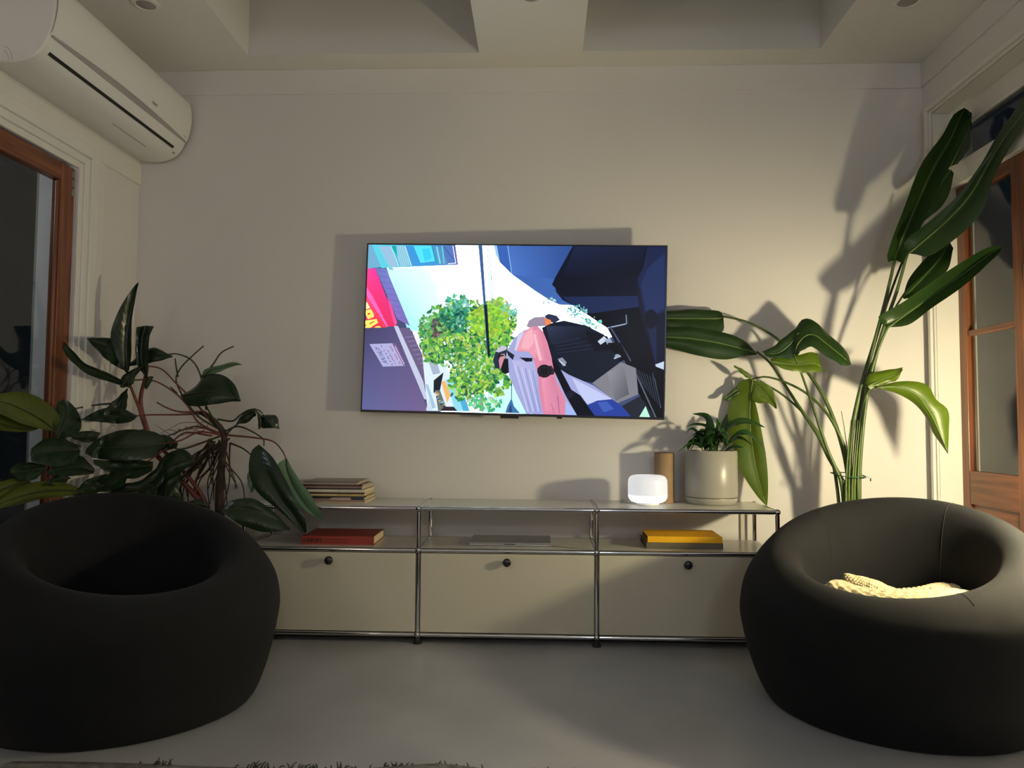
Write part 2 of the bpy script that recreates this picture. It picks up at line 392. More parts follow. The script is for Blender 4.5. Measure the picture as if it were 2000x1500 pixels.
for i in range(3):
    x0, x1 = sx[i] + .0085, sx[i + 1] - .0085
    for z, nm in ((sz[2], 'top_panel'), (sz[1], 'shelf_panel')):
        MB().box(x0, x1, .0085, D - .0085, z + .001, z + .0085).build(nm, M['paneltop'], sb, bevel=.0015)
    MB().box(x0, x1, .0085, D - .0085, sz[0] - .006, sz[0] + .002).build('bottom_panel', M['panel'], sb, bevel=.0015)
    MB().box(x0, x1, D - .006, D + .004, sz[0] + .0105, sz[1] - .0105).build('back_panel', M['panel'], sb, bevel=.0015)
    dr = MB().box(x0 + .002, x1 - .002, -.006, .004, sz[0] + .0115, sz[1] - .0115).build('drop_door', M['panel'], sb, bevel=.002)
    xc, zk = (sx[i] + sx[i + 1]) / 2, ZB + .308
    kb = MB()
    prof = [(.0001, 0), (.008, 0), (.008, .010), (.012, .014), (.0165, .018), (.0175, .024), (.0165, .031), (.012, .034), (.0001, .0345)]
    n = 24
    for (r, d) in prof:
        for k in range(n):
            a = 2 * math.pi * k / n; kb.v.append((xc + r * math.cos(a), -.006 - d, zk + r * math.sin(a)))
    for a in range(len(prof) - 1):
        for k in range(n): kb.f.append((a * n + k, (a + 1) * n + k, (a + 1) * n + (k + 1) % n, a * n + (k + 1) % n))
    kn = kb.build('knob', M['knob'], dr, smooth=True, sharp=60)
for x in (sx[0], sx[3]):
    MB().box(x - .004, x + .004, .0105, D - .0105, sz[0] + .0105, sz[1] - .0105).build('side_panel', M['panel'], sb, bevel=.0015)
for x in sx[1:3]:
    MB().box(x - .003, x + .003, .0105, D - .0105, sz[0] + .0105, sz[1] - .0105).build('divider_panel', M['panel'], sb, bevel=.0015)
ZT = sz[2] + .0085; ZM = sz[1] + .0085

# ------------------------------------------------------------------ television
TL, TRc, BR, BL = at(714, 474, .325), at(1304, 481, .255), at(1298, 819, .250), at(708, 806, .320)
tc_ = (TL + TRc + BR + BL) / 4
ex = ((TRc + BR) - (TL + BL)); TW = ex.length / 2; ex.normalize()
ez = ((TL + TRc) - (BL + BR)); ez -= ex * ez.dot(ex); TH = ez.length / 2; ez.normalize()
ey = ez.cross(ex)          # points away from the viewer
TM = Matrix(((ex.x, ey.x, ez.x, tc_.x), (ex.y, ey.y, ez.y, tc_.y), (ex.z, ey.z, ez.z, tc_.z), (0, 0, 0, 1)))
tv = thing('television', 'large flat television on the back wall showing a sideways street video', 'television')
tv.matrix_world = TM
hw, hh = TW / 2, TH / 2
MB().box(-hw, hw, .0005, .006, -hh, hh).build('back_plate', M['tvblack'], tv)
bz = .006
MB().box(-hw, hw, -.004, .0005, hh - bz, hh).box(-hw, hw, -.004, .0005, -hh, -hh + bz * 1.9)\
    .box(-hw, -hw + bz, -.004, .0005, -hh + bz * 1.9, hh - bz).box(hw - bz, hw, -.004, .0005, -hh + bz * 1.9, hh - bz).build('bezel', M['tvblack'], tv, bevel=.0008)
MB().box(-.42, .42, .006, .034, -hh + .02, hh - .34).build('rear_housing', M['tvblack'], tv, bevel=.004)
MB().box(-.045, .04, -.003, .012, -hh - .012, -hh).build('sensor_bar', M['tvblack'], tv, bevel=.002)
MB().box(.215, .24, -.002, .010, -hh - .007, -hh).build('sensor_nub', M['tvblack'], tv, bevel=.002)
MB().box(-.2, .2, .034, .055, -.2, .1).build('wall_bracket', M['tvblack'], tv)
MB().box(-.02, .02, .055, YB - tc_.y - .004, -.06, .0).build('bracket_arm', M['tvblack'], tv)

# the picture: flat patches of light on the screen, one mesh, each patch its own colour
sm = bpy.data.materials.new('screen_light'); sm.use_nodes = True
b_ = sm.node_tree.nodes['Principled BSDF']; b_.inputs['Base Color'].default_value = (.01, .01, .012, 1); b_.inputs['Roughness'].default_value = .25; b_.inputs['Specular IOR Level'].default_value = .08
ca = sm.node_tree.nodes.new('ShaderNodeVertexColor'); ca.layer_name = 'Col'
sm.node_tree.links.new(ca.outputs[0], b_.inputs['Emission Color']); b_.inputs['Emission Strength'].default_value = 1.0

def homography(src, dst):
    A = []
    for (x, y), (u, v) in zip(src, dst):
        A.append([x, y, 1, 0, 0, 0, -u * x, -u * y, u]); A.append([0, 0, 0, x, y, 1, -v * x, -v * y, v])
    n = 8
    for i in range(n):
        p = max(range(i, n), key=lambda k: abs(A[k][i])); A[i], A[p] = A[p], A[i]
        for k in range(n):
            if k != i:
                f = A[k][i] / A[i][i]
                for j in range(i, 9): A[k][j] -= f * A[i][j]
    h = [A[i][8] / A[i][i] for i in range(8)]
    return lambda x, y: ((h[0] * x + h[1] * y + h[2]) / (h[6] * x + h[7] * y + 1), (h[3] * x + h[4] * y + h[5]) / (h[6] * x + h[7] * y + 1))
iw, ih0, ih1 = hw - bz, hh - bz, -hh + bz * 1.9
HG = homography([(83, 80), (1914, 101), (1895, 1137), (62, 1108)], [(-iw, ih0), (iw, ih0), (iw, ih1), (-iw, ih1)])
pv, pf, pc = [], [], []
layer = [0]
def clipbox(poly):
    for ax, lim, sg in ((0, -iw, 1), (0, iw, -1), (1, ih1, 1), (1, ih0, -1)):
        out = []
        for i in range(len(poly)):
            a, b = poly[i - 1], poly[i]
            ia, ib = (a[ax] - lim) * sg >= 0, (b[ax] - lim) * sg >= 0
            if ia != ib:
                t = (lim - a[ax]) / (b[ax] - a[ax]); out.append((a[0] + (b[0] - a[0]) * t, a[1] + (b[1] - a[1]) * t))
            if ib: out.append(b)
        poly = out
        if not poly: break
    return poly
def patch(pts, col, step=True, cols=None):
    if step: layer[0] += 1
    q = [HG(*p) for p in pts]
    if cols is None: q = clipbox(q)
    if len(q) < 3: return
    o = len(pv); d = -.0006 - layer[0] * .000018
    for (x, z) in q: pv.append((x, d, z))
    pf.append(tuple(range(o, o + len(q))))
    for i in range(len(q)):
        c = srgb(*(cols[i] if cols else col)); mn = min(c[:3]); g = 1 + 8.0 * max(0, (mn - .78) / .22)      # whites of the video are over-exposed
        g *= .42 + .58 * min(1, max(c[:3]) / .22)
        pc.append((c[0] * g * (.84 if g > 2 else 1), c[1] * g * (.94 if g > 2 else 1), c[2] * g, 1))
def quadgrad(a, b, c, d, ca_, cb, cc, cd_, n=6, m=6):
    layer[0] += 1
    lerp = lambda p, q, t: tuple(p[i] + (q[i] - p[i]) * t for i in range(len(p)))
    for i in range(n):
        for j in range(m):
            P_ = []; K = []
            for (s, t) in ((i, j), (i + 1, j), (i + 1, j + 1), (i, j + 1)):
                s /= n; t /= m
                P_.append(lerp(lerp(a, b, s), lerp(d, c, s), t)); K.append(lerp(lerp(ca_, cb, s), lerp(cd_, cc, s), t))
            patch(P_, None, False, K)
def ell(cx, cy, rx, ry, col, n=14, rot=0, step=True, jag=0):
    P_ = []
    for k in range(n):
        a = 2 * math.pi * k / n; j = 1 + random.uniform(-jag, jag)
        x, y = rx * j * math.cos(a), ry * j * math.sin(a)
        P_.append((cx + x * math.cos(rot) - y * math.sin(rot), cy + x * math.sin(rot) + y * math.cos(rot)))
    patch(P_, col, step)
def line(p, q, wd, col):
    dx, dy = q[0] - p[0], q[1] - p[1]; L_ = math.hypot(dx, dy); nx, ny = -dy / L_ * wd / 2, dx / L_ * wd / 2
    patch([(p[0] + nx, p[1] + ny), (q[0] + nx, q[1] + ny), (q[0] - nx, q[1] - ny), (p[0] - nx, p[1] - ny)], col)
def c1(cx, cy):     # close-up of the signs -> picture frame
    return ((708 + cx / 9.375 - 690) * 3.125, (580 + cy / 9.375 - 450) * 3.125)
def t1(cx, cy):     # close-up of the picture's upper left -> picture frame
    return ((700 + cx * .155 - 690) * 3.125, (460 + cy * .155 - 450) * 3.125)

patch([(70, 60), (1925, 90), (1905, 1145), (50, 1115)], (70, 80, 120))
patch([(190, 200), (600, 140), (640, 60), (1000, 60), (1400, 480), (1620, 640), (1300, 760), (1100, 1140), (560, 1140), (400, 700)], (240, 251, 255))
quadgrad((200, 230), (640, 210), (600, 620), (340, 620), (205, 250, 253), (248, 252, 255), (236, 254, 255), (160, 249, 254), 10, 10)
quadgrad((840, 250), (1150, 380), (1050, 640), (900, 640), (246, 255, 253), (240, 255, 250), (226, 255, 246), (236, 255, 250), 6, 6)
quadgrad((880, 880), (1060, 880), (1100, 1125), (800, 1115), (214, 255, 250), (214, 255, 250), (190, 255, 246), (190, 255, 246), 4, 4)
# building at the top left
patch([(80, 75), (115, 78), (170, 222), (75, 232)], (112, 172, 206))
quadgrad((105, 78), (628, 86), (646, 208), (168, 228), (86, 214, 232), (84, 120, 184), (92, 128, 190), (96, 206, 226), 8, 3)
patch([t1(220, 120), t1(390, 120), t1(490, 380), t1(390, 400), t1(330, 330), t1(290, 250)], (150, 190, 218))
for k in range(5):
    x, y = 225 + k * 32, 140 + k * 60
    patch([t1(x, y), t1(x + 60, y + 10), t1(x + 85, y + 55), t1(x + 30, y + 45)], (104, 208, 224))
    patch([t1(x + 16, y + 8), t1(x + 70, y + 18), t1(x + 88, y + 50)], (168, 182, 214))
patch([t1(395, 118), t1(460, 118), t1(540, 270), t1(500, 290), t1(470, 230)], (14, 170, 178))
line(t1(398, 120), t1(505, 385), 4, (210, 240, 246)); line(t1(580, 120), t1(668, 378), 4, (224, 244, 248))
patch([t1(470, 118), t1(570, 118), t1(650, 370), t1(530, 385), t1(490, 270)], (152, 204, 224))
for k in range(4): line(t1(485 + k * 24, 130), t1(545 + k * 26, 370), 3, (104, 178, 206))
patch([t1(590, 118), t1(690, 118), t1(800, 345), t1(980, 320), t1(990, 362), t1(680, 380)], (62, 150, 216))
patch([t1(690, 118), t1(920, 118), t1(970, 318), t1(785, 340)], (86, 222, 244)); patch([t1(800, 160), t1(900, 150), t1(930, 280), t1(840, 320)], (58, 204, 238))
line(t1(930, 120), t1(1000, 355), 7, (20, 160, 186)); line(t1(990, 130), t1(1040, 350), 9, (112, 226, 228)); line(t1(1060, 120), t1(1090, 350), 8, (92, 206, 214))
patch([t1(1070, 118), t1(1215, 118), t1(1262, 362), t1(1140, 362), t1(1100, 250)], (84, 118, 186))
line(t1(1080, 130), t1(1230, 320), 3, (48, 70, 130)); line(t1(1198, 120), t1(1240, 345), 4, (230, 236, 250)); line(t1(1240, 345), t1(1140, 350), 4, (230, 236, 250))
line(t1(1215, 120), t1(1262, 362), 6, (120, 84, 150))
# red awning, lilac eave
quadgrad((76, 228), (130, 232), (272, 590), (76, 604), (250, 70, 160), (240, 60, 150), (226, 50, 110), (236, 40, 60), 5, 8)
patch([c1(60, -180), c1(180, 0), c1(480, 560), c1(440, 575), c1(60, 20)], (255, 104, 190))
quadgrad(c1(60, -60), c1(70, -20), c1(455, 575), c1(60, 590), (255, 80, 130), (255, 84, 130), (250, 60, 80), (255, 40, 70), 5, 5)
patch([c1(450, 0), c1(505, 90), c1(650, 490), c1(600, 545), c1(560, 420)], (236, 84, 150))
quadgrad((128, 228), (197, 232), (352, 590), (272, 545), (104, 122, 190), (116, 130, 200), (120, 110, 176), (140, 110, 196), 3, 12)
for k in range(9):
    y = 240 + k * 37; x = 136 + k * 16.5
    line((x, y), (x + 66, y + 12), 4, (108, 98, 176))
# yellow letters on the red sign
Y_ = (255, 236, 110); RD = (240, 70, 60)
patch([c1(50, 100), c1(80, 112), c1(134, 215), c1(50, 240)], (255, 240, 180))
patch([c1(50, 258), c1(152, 234), c1(190, 300), c1(209, 350), c1(203, 386), c1(166, 403), c1(140, 384), c1(148, 410), c1(98, 426), c1(50, 330)], Y_)
patch([c1(84, 316), c1(128, 303), c1(141, 333), c1(98, 347)], RD)
patch([c1(50, 452), c1(262, 420), c1(291, 490), c1(180, 560), c1(150, 586), c1(50, 586)], Y_)
patch([c1(124, 502), c1(210, 462), c1(222, 474), c1(134, 519)], (140, 90, 60)); patch([c1(50, 520), c1(78, 540), c1(50, 560)], RD)
patch([c1(224, 584), c1(256, 556), c1(318, 553), c1(348, 582)], Y_)
# purple wall with the sign board
quadgrad((72, 606), (256, 598), (478, 1118), (58, 1112), (74, 72, 112), (82, 78, 124), (112, 96, 140), (96, 98, 150), 6, 8)
patch([c1(135, 890), c1(560, 872), c1(808, 1290), c1(395, 1308)], (172, 172, 214))
patch([c1(560, 872), c1(625, 872), c1(808, 1270), c1(780, 1290)], (124, 90, 138))
fc = bpy.data.curves.new('tmp_text', 'FONT'); fc.body = 'AN HUY'; fo = bpy.data.objects.new('tmp_text', fc); COL.objects.link(fo)
bpy.context.view_layer.update()
def text_polys(body):
    fc.body = body; bpy.context.view_layer.update()
    me = fo.evaluated_get(bpy.context.evaluated_depsgraph_get()).to_mesh()
    vs2 = [tuple(v.co[:2]) for v in me.vertices]; fs = [tuple(p.vertices) for p in me.polygons]
    x0 = min(v[0] for v in vs2); x1 = max(v[0] for v in vs2); y0 = min(v[1] for v in vs2); y1 = max(v[1] for v in vs2)
    r_ = ([((v[0] - x0) / (x1 - x0), (v[1] - y0) / (y1 - y0)) for v in vs2], fs)
    fo.evaluated_get(bpy.context.evaluated_depsgraph_get()).to_mesh_clear(); return r_
tv2, tf2 = text_polys('AN HUY'); layer[0] += 1
for f in tf2:
    P_ = []
    for i in f:
        u, v = tv2[i]; P_.append(c1(496 - 170 * u - 100 * v, 1262 - 310 * u - 22 * v))
    patch(P_, (40, 64, 140), False)
for rw, (ax, ay, bx, by, cc) in enumerate(((572, 1275, 350, 905, (96, 92, 148)), (628, 1250, 445, 950, (150, 90, 140)), (716, 1250, 520, 915, (160, 84, 140)), (790, 1255, 600, 895, (232, 200, 232)))):
    for k in range(13):
        if random.random() < .2: continue
        t0_, t1_ = k / 13, (k + .62) / 13
        p0 = c1(ax + (bx - ax) * t0_, ay + (by - ay) * t0_); p1 = c1(ax + (bx - ax) * t1_, ay + (by - ay) * t1_)
        line(p0, p1, 7, cc)
# shop front below the eave
patch([(280, 600), (350, 600), (545, 985), (490, 1000), (420, 940)], (104, 92, 130))
for k in range(13):
    line((325 + k * 15, 660 + k * 27), (385 + k * 12, 652 + k * 27), 6, (136, 116, 160))
patch([(425, 705), (525, 700), (600, 880), (700, 1112), (470, 1112)], (214, 232, 240))
patch([(455, 760), (520, 800), (545, 880), (500, 890)], (166, 176, 200)); patch([(505, 925), (565, 875), (540, 1010), (505, 1000)], (36, 44, 60))
patch([(552, 935), (575, 925), (612, 1010), (590, 1062)], (236, 178, 110)); patch([(515, 985), (545, 985), (590, 1105), (535, 1110)], (108, 118, 110))
for k in range(14): ell(520 + k * 4.5 + random.uniform(-12, 12), 1000 + k * 7, 9, 7, random.choice([(220, 210, 160), (60, 80, 90), (180, 150, 120), (120, 170, 200)]), 6)
patch([(580, 920), (640, 900), (720, 1112), (640, 1112)], (140, 214, 236)); patch([(655, 1010), (690, 1000), (730, 1112), (690, 1112)], (80, 170, 210))
patch([(252, 590), (278, 590), (440, 930), (468, 1045), (448, 1040), (330, 770)], (192, 198, 222)); patch([(455, 950), (470, 950), (520, 1090), (500, 1100)], (160, 190, 214))
patch([(460, 1110), (480, 1020), (500, 1110)], (200, 214, 230)); patch([(545, 1112), (575, 1085), (630, 1085), (655, 1112)], (64, 50, 64))
# tree
line((812, 640), (800, 1112), 26, (112, 140, 106)); line((806, 880), (798, 1112), 12, (146, 166, 130))
for (x, y, a, b, c) in ((720, 590, 240, 130, (84, 160, 76)), (640, 690, 180, 110, (74, 150, 74)), (840, 700, 130, 170, (110, 180, 70)), (760, 880, 120, 120, (120, 180, 80))): ell(x, y, a, b, c, 40, 0, True, .12)
GR = [(122, 196, 62), (86, 170, 74), (60, 148, 84), (170, 220, 84), (196, 232, 104), (44, 124, 84), (108, 184, 96), (150, 206, 110)]
def leafblob(cx, cy, rx, ry, n, sz_, pal):
    for k in range(n):
        a = random.uniform(0, 6.283); r_ = math.sqrt(random.random())
        s_ = random.uniform(.6, 1.3) * sz_
        ell(cx + rx * r_ * math.cos(a), cy + ry * r_ * math.sin(a), s_, s_ * .5, tuple(int(c * (.80 + .2 * random.random())) for c in random.choice(pal)), 6, random.uniform(0, 3.14), step=(k % 6 == 0))
for a in ((720, 560, 290, 130), (640, 700, 210, 150), (850, 720, 150, 170), (760, 880, 150, 140), (560, 640, 150, 90), (880, 560, 130, 120)):
    leafblob(*a, 330, 16, GR)
leafblob(650, 460, 80, 60, 70, 18, [(70, 170, 130), (96, 196, 160), (60, 150, 120), (150, 230, 210)])
leafblob(900, 470, 70, 50, 50, 22, [(176, 224, 90), (140, 206, 96), (190, 236, 130)]); leafblob(960, 500, 50, 50, 60, 10, [(140, 220, 206), (110, 196, 170)])
leafblob(640, 560, 130, 70, 170, 16, [(40, 130, 106), (56, 150, 110), (30, 110, 96), (110, 200, 170)])
leafblob(840, 560, 130, 90, 240, 17, [(176, 226, 66), (150, 210, 70), (196, 236, 90), (120, 190, 70)])
leafblob(480, 600, 90, 70, 110, 15, [(110, 190, 120), (80, 160, 90), (150, 214, 120)])
leafblob(520, 610, 40, 60, 30, 14, [(110, 84, 100), (150, 120, 130), (90, 110, 90)])
leafblob(500, 740, 90, 80, 110, 15, GR); leafblob(690, 960, 90, 90, 90, 18, GR); leafblob(900, 930, 80, 90, 80, 18, GR)
leafblob(820, 1060, 110, 50, 60, 18, [(70, 190, 130), (120, 220, 150), (190, 240, 190)]); leafblob(730, 760, 160, 200, 70, 9, [(232, 250, 250), (210, 244, 240)])
patch([(556, 684), (576, 676), (586, 710), (568, 716)], (30, 36, 40)); patch([(561, 688), (574, 682), (581, 706), (569, 710)], (220, 236, 236))
# poles and wires
patch([(772, 88), (796, 88), (822, 440), (848, 775), (836, 775), (806, 440)], (62, 92, 148)); patch([(812, 460), (830, 460), (852, 775), (838, 775)], (26, 40, 60))
line((824, 90), (858, 450), 4, (70, 150, 170)); line((836, 90), (866, 450), 4, (90, 130, 150)); line((846, 92), (862, 440), 2, (130, 170, 180)); line((528, 215), (580, 500), 3, (150, 180, 186)); line((470, 285), (600, 385), 2, (190, 206, 210))
line((985, 900), (985, 1040), 5, (60, 110, 130))
# dark blue bodywork
patch([(868, 92), (1930, 104), (1910, 1145), (1840, 1145), (1700, 860), (1560, 600), (1440, 520), (1350, 462), (1270, 458), (1210, 430), (1120, 372), (985, 275), (908, 200), (880, 150)], (22, 30, 58))
quadgrad((945, 95), (1350, 98), (1235, 330), (985, 275), (70, 110, 186), (46, 76, 140), (52, 88, 160), (74, 116, 196), 6, 5)
patch([(872, 92), (950, 94), (978, 270), (910, 200), (884, 150)], (56, 96, 176)); line((952, 94), (980, 270), 4, (150, 190, 236)); patch([(868, 92), (886, 92), (905, 190), (880, 150)], (150, 200, 230))
patch([(985, 275), (1235, 300), (1250, 380), (1290, 430), (1350, 462), (1270, 458), (1210, 430), (1120, 372)], (62, 100, 172))
patch([(1350, 98), (1795, 104), (1770, 240), (1735, 290), (1740, 400), (1480, 440), (1290, 405), (1225, 335), (1245, 290)], (18, 24, 50))
quadgrad((1360, 100), (1790, 104), (1740, 280), (1290, 280), (30, 44, 82), (24, 34, 68), (14, 20, 44), (20, 30, 60), 5, 4)
patch([(1290, 410), (1740, 405), (1750, 470), (1480, 520), (1350, 462)], (30, 46, 92)); patch([(1440, 515), (1750, 470), (1850, 840), (1690, 850), (1560, 600)], (9, 12, 34))
patch([(1800, 104), (1930, 104), (1912, 800), (1850, 830), (1740, 300), (1775, 230)], (30, 42, 84)); patch([(1800, 240), (1905, 140), (1900, 480), (1800, 540), (1760, 330)], (36, 52, 100)); patch([(1850, 520), (1905, 500), (1900, 800), (1855, 820)], (18, 24, 58))
ell(1820, 545, 40, 60, (14, 18, 48), 12)
patch([(1670, 860), (1850, 830), (1896, 860), (1890, 1140), (1830, 1140)], (14, 17, 30)); line((1830, 870), (1880, 1080), 6, (60, 70, 96)); line((1720, 850), (1850, 1140), 8, (90, 100, 120)); patch([(1845, 820), (1898, 800), (1896, 850), (1850, 832)], (190, 206, 230))
for k in range(10): line((1700 + k * 16, 830 + k * 8), (1740 + k * 15, 900 + k * 20), 3, (70, 80, 104))
leafblob(1380, 500, 60, 40, 45, 10, [(120, 206, 200), (160, 230, 226), (90, 176, 170)]); leafblob(1460, 570, 70, 40, 50, 10, [(130, 220, 200), (170, 236, 230), (90, 180, 160)]); leafblob(1210, 440, 36, 24, 14, 9, [(190, 240, 240), (150, 220, 220)])
# the people in the street
patch([(1180, 528), (1205, 514), (1255, 526), (1275, 552), (1240, 572), (1205, 560)], (52, 58, 90))
patch([(1072, 590), (1086, 556), (1120, 535), (1180, 532), (1222, 565), (1190, 590), (1130, 592), (1085, 600)], (150, 136, 158)); patch([(1180, 540), (1218, 552), (1226, 575), (1190, 588)], (240, 130, 80))
patch([(1165, 600), (1230, 570), (1300, 556), (1430, 585), (1540, 640), (1600, 740), (1650, 800), (1480, 935), (1400, 920), (1300, 880), (1225, 790), (1190, 680)], (28, 36, 58))
quadgrad((1190, 590), (1430, 590), (1450, 690), (1220, 700), (56, 66, 96), (34, 42, 66), (22, 28, 46), (38, 46, 72), 4, 3)
for k in range(4): line((1230 + k * 10, 700 + k * 18), (1400 + k * 40, 660 + k * 20), 4, (48, 58, 84))
patch([(1430, 620), (1560, 650), (1600, 740), (1480, 740)], (18, 22, 40)); patch([(1262, 790), (1290, 780), (1318, 812), (1296, 836)], (130, 140, 160)); line((1270, 800), (1310, 830), 5, (220, 226, 236))
patch([(1470, 935), (1640, 806), (1730, 842), (1745, 1000), (1620, 1055), (1540, 990)], (124, 124, 134)); quadgrad((1560, 870), (1660, 830), (1690, 1000), (1610, 1040), (140, 138, 144), (120, 122, 130), (96, 98, 106), (110, 110, 120), 3, 3)
patch([(1640, 1075), (1755, 1010), (1850, 1145), (1700, 1145)], (44, 50, 66)); patch([(1745, 1145), (1788, 1070), (1818, 1145)], (184, 240, 214))
# grey t-shirt
patch([(948, 775), (960, 730), (1000, 660), (1060, 615), (1100, 600), (1130, 760), (1240, 830), (1330, 885), (1480, 950), (1600, 1035), (1640, 1080), (1440, 1065), (1385, 1130), (1075, 1124), (1010, 990), (968, 890)], (158, 164, 212))
quadgrad((985, 800), (1130, 800), (1160, 1122), (1090, 1122), (182, 180, 222), (170, 172, 216), (150, 156, 210), (164, 170, 216), 4, 5)
for k in range(6): line((1000 + k * 22, 830 + k * 6), (1085 + k * 16, 1110), 6, (138, 144, 198) if k % 2 else (196, 200, 236))
patch([(1350, 905), (1590, 1030), (1440, 1060), (1390, 990)], (188, 196, 234)); patch([(1310, 1040), (1385, 1130), (1310, 1128)], (160, 180, 236))
patch([(1000, 740), (1020, 650), (1060, 622), (1090, 700), (1060, 745)], (204, 200, 226)); patch([(950, 735), (1000, 768), (990, 798), (962, 770)], (42, 46, 66)); patch([(1030, 782), (1110, 785), (1108, 806), (1070, 808)], (34, 36, 56))
# head with cap
patch([(870, 800), (885, 750), (925, 712), (955, 722), (950, 770), (925, 790), (916, 850), (885, 850)], (46, 58, 82)); patch([(880, 745), (925, 708), (955, 718), (950, 735), (905, 752)], (190, 190, 214))
patch([(905, 800), (920, 762), (940, 760), (945, 800), (935, 845), (912, 852)], (206, 138, 154)); patch([(918, 850), (938, 790), (962, 790), (968, 876), (945, 884), (925, 874)], (30, 32, 46)); line((900, 775), (935, 770), 9, (22, 26, 40))
# arm with watch
patch([(1012, 742), (1035, 690), (1058, 625), (1100, 594), (1140, 590), (1172, 622), (1200, 690), (1225, 780), (1243, 850), (1250, 910), (1290, 990), (1312, 1040), (1308, 1130), (1178, 1128), (1152, 1000), (1145, 890), (1112, 780), (1085, 738), (1040, 748)], (214, 132, 160))
quadgrad((1075, 625), (1145, 610), (1215, 800), (1150, 800), (240, 176, 190), (222, 140, 166), (204, 120, 150), (232, 160, 178), 3, 5); quadgrad((1165, 910), (1235, 900), (1290, 1060), (1190, 1110), (230, 150, 172), (204, 124, 156), (206, 128, 160), (222, 140, 168), 3, 4)
patch([(1010, 745), (1036, 675), (1066, 618), (1110, 594), (1125, 700), (1130, 790), (1092, 752), (1050, 740)], (228, 152, 172)); patch([(1060, 640), (1105, 604), (1118, 690), (1085, 735), (1040, 725)], (238, 172, 186))
line((1120, 640), (1160, 800), 14, (244, 184, 196)); line((1262, 1010), (1275, 1120), 5, (170, 96, 130)); line((1225, 1060), (1245, 1124), 5, (186, 108, 140))
patch([(1140, 845), (1225, 830), (1244, 862), (1240, 884), (1150, 898)], (64, 54, 62)); ell(1182, 864, 43, 40, (38, 34, 44), 18); ell(1182, 864, 32, 29, (58, 52, 62), 16); ell(1182, 864, 26, 24, (36, 32, 42), 16)
# strap and blue shorts
patch([(1226, 790), (1258, 812), (1345, 975), (1400, 1010), (1490, 1132), (1380, 1130), (1310, 1010), (1240, 860)], (16, 22, 40)); patch([(1308, 1000), (1345, 975), (1372, 1000), (1330, 1036)], (34, 40, 60))
patch([(1440, 1068), (1500, 1040), (1590, 1030), (1650, 1075), (1710, 1142), (1490, 1136)], (38, 62, 150)); patch([(1500, 1050), (1560, 1045), (1600, 1090), (1540, 1110)], (60, 90, 176))
# mirror and handlebar
patch([(1555, 600), (1580, 575), (1668, 515), (1678, 575), (1610, 625), (1580, 620)], (14, 20, 40)); line((1560, 600), (1672, 575), 7, (150, 166, 196)); line((1672, 520), (1676, 575), 6, (120, 140, 170)); line((1575, 590), (1700, 800), 10, (70, 84, 110))
patch([(1502, 682), (1540, 650), (1562, 672), (1520, 702)], (196, 206, 224)); patch([(1545, 672), (1575, 660), (1590, 690), (1560, 700)], (150, 162, 186)); patch([(1560, 690), (1640, 690), (1690, 790), (1640, 800)], (8, 10, 24)); line((1600, 785), (1640, 770), 8, (200, 210, 226)); ell(1620, 770, 16, 12, (150, 160, 180), 8)
patch([(948, 1118), (962, 1075), (985, 1030), (1000, 1080), (1036, 1120)], (62, 110, 168)); patch([(965, 1118), (980, 1060), (990, 1118)], (36, 70, 120))
bpy.data.objects.remove(fo)
pm = bpy.data.meshes.new('screen_picture'); pm.from_pydata(pv, [], pf); pm.materials.append(sm)
cl_ = pm.color_attributes.new('Col', 'FLOAT_COLOR', 'POINT')
for i, c in enumerate(pc): cl_.data[i].color = c
po = bpy.data.objects.new('screen', pm); COL.objects.link(po); po.parent = tv
po['label'] = 'lit screen with a sideways street scene'

# ------------------------------------------------------------------ air conditioner
ac = thing('air_conditioner', 'white split air conditioner high on the left wall', 'air conditioner')
AY0, AY1 = -.674, .378
# closed profile in (x, z), from the wall bottom round the front to the wall top
aprof = [(XL + .0, 2.205), (-1.407, 2.194), (-1.36, 2.194), (-1.315, 2.203), (-1.276, 2.222), (-1.25, 2.252), (-1.234, 2.287),
         (-1.220, 2.335), (-1.212, 2.39), (-1.214, 2.44), (-1.224, 2.48), (-1.245, 2.508), (-1.29, 2.516), (XL + .0, 2.516)]
pp = spline([V((x, 0, z)) for x, z in aprof[:-1]], 40) + [V((XL, 0, 2.516))]
rows = [[V((p.x, y, p.z)) for p in pp] for y in (AY0 + .006, AY1 - .006)]
m = MB().grid(rows)
def inset(p, d):
    c = V((XL + .02, 0, 2.35)); q = V((p.x, 0, p.z)); v = (c - q); return q + v.normalized() * d if v.length > d else q
for y, sg in ((AY0, -1), (AY1, 1)):
    a = [V((p.x, y - sg * .006, p.z)) for p in pp]; b = [V((inset(p, .006).x, y, inset(p, .006).z)) for p in pp]
    m.grid([a, b] if sg < 0 else [b, a])
    o = len(m.v); m.v += [tuple(p) for p in b]; m.f.append(tuple(range(o, o + len(b))))
m.build('casing', M['acwhite'], ac, smooth=True, sharp=35)
def xat(z):
    seg = [p for p in pp if p.x > -1.34 and p.z > 2.2]
    for q in range(len(seg) - 1):
        if seg[q].z <= z <= seg[q + 1].z: return seg[q].x + (seg[q + 1].x - seg[q].x) * (z - seg[q].z) / (seg[q + 1].z - seg[q].z)
    return seg[-1].x
def on_prof(z_):      # x of the front surface at height z
    best = min(((abs(p.z - z_), p) for p in pp if p.x > -1.34), key=lambda t: t[0])[1]; return best.x
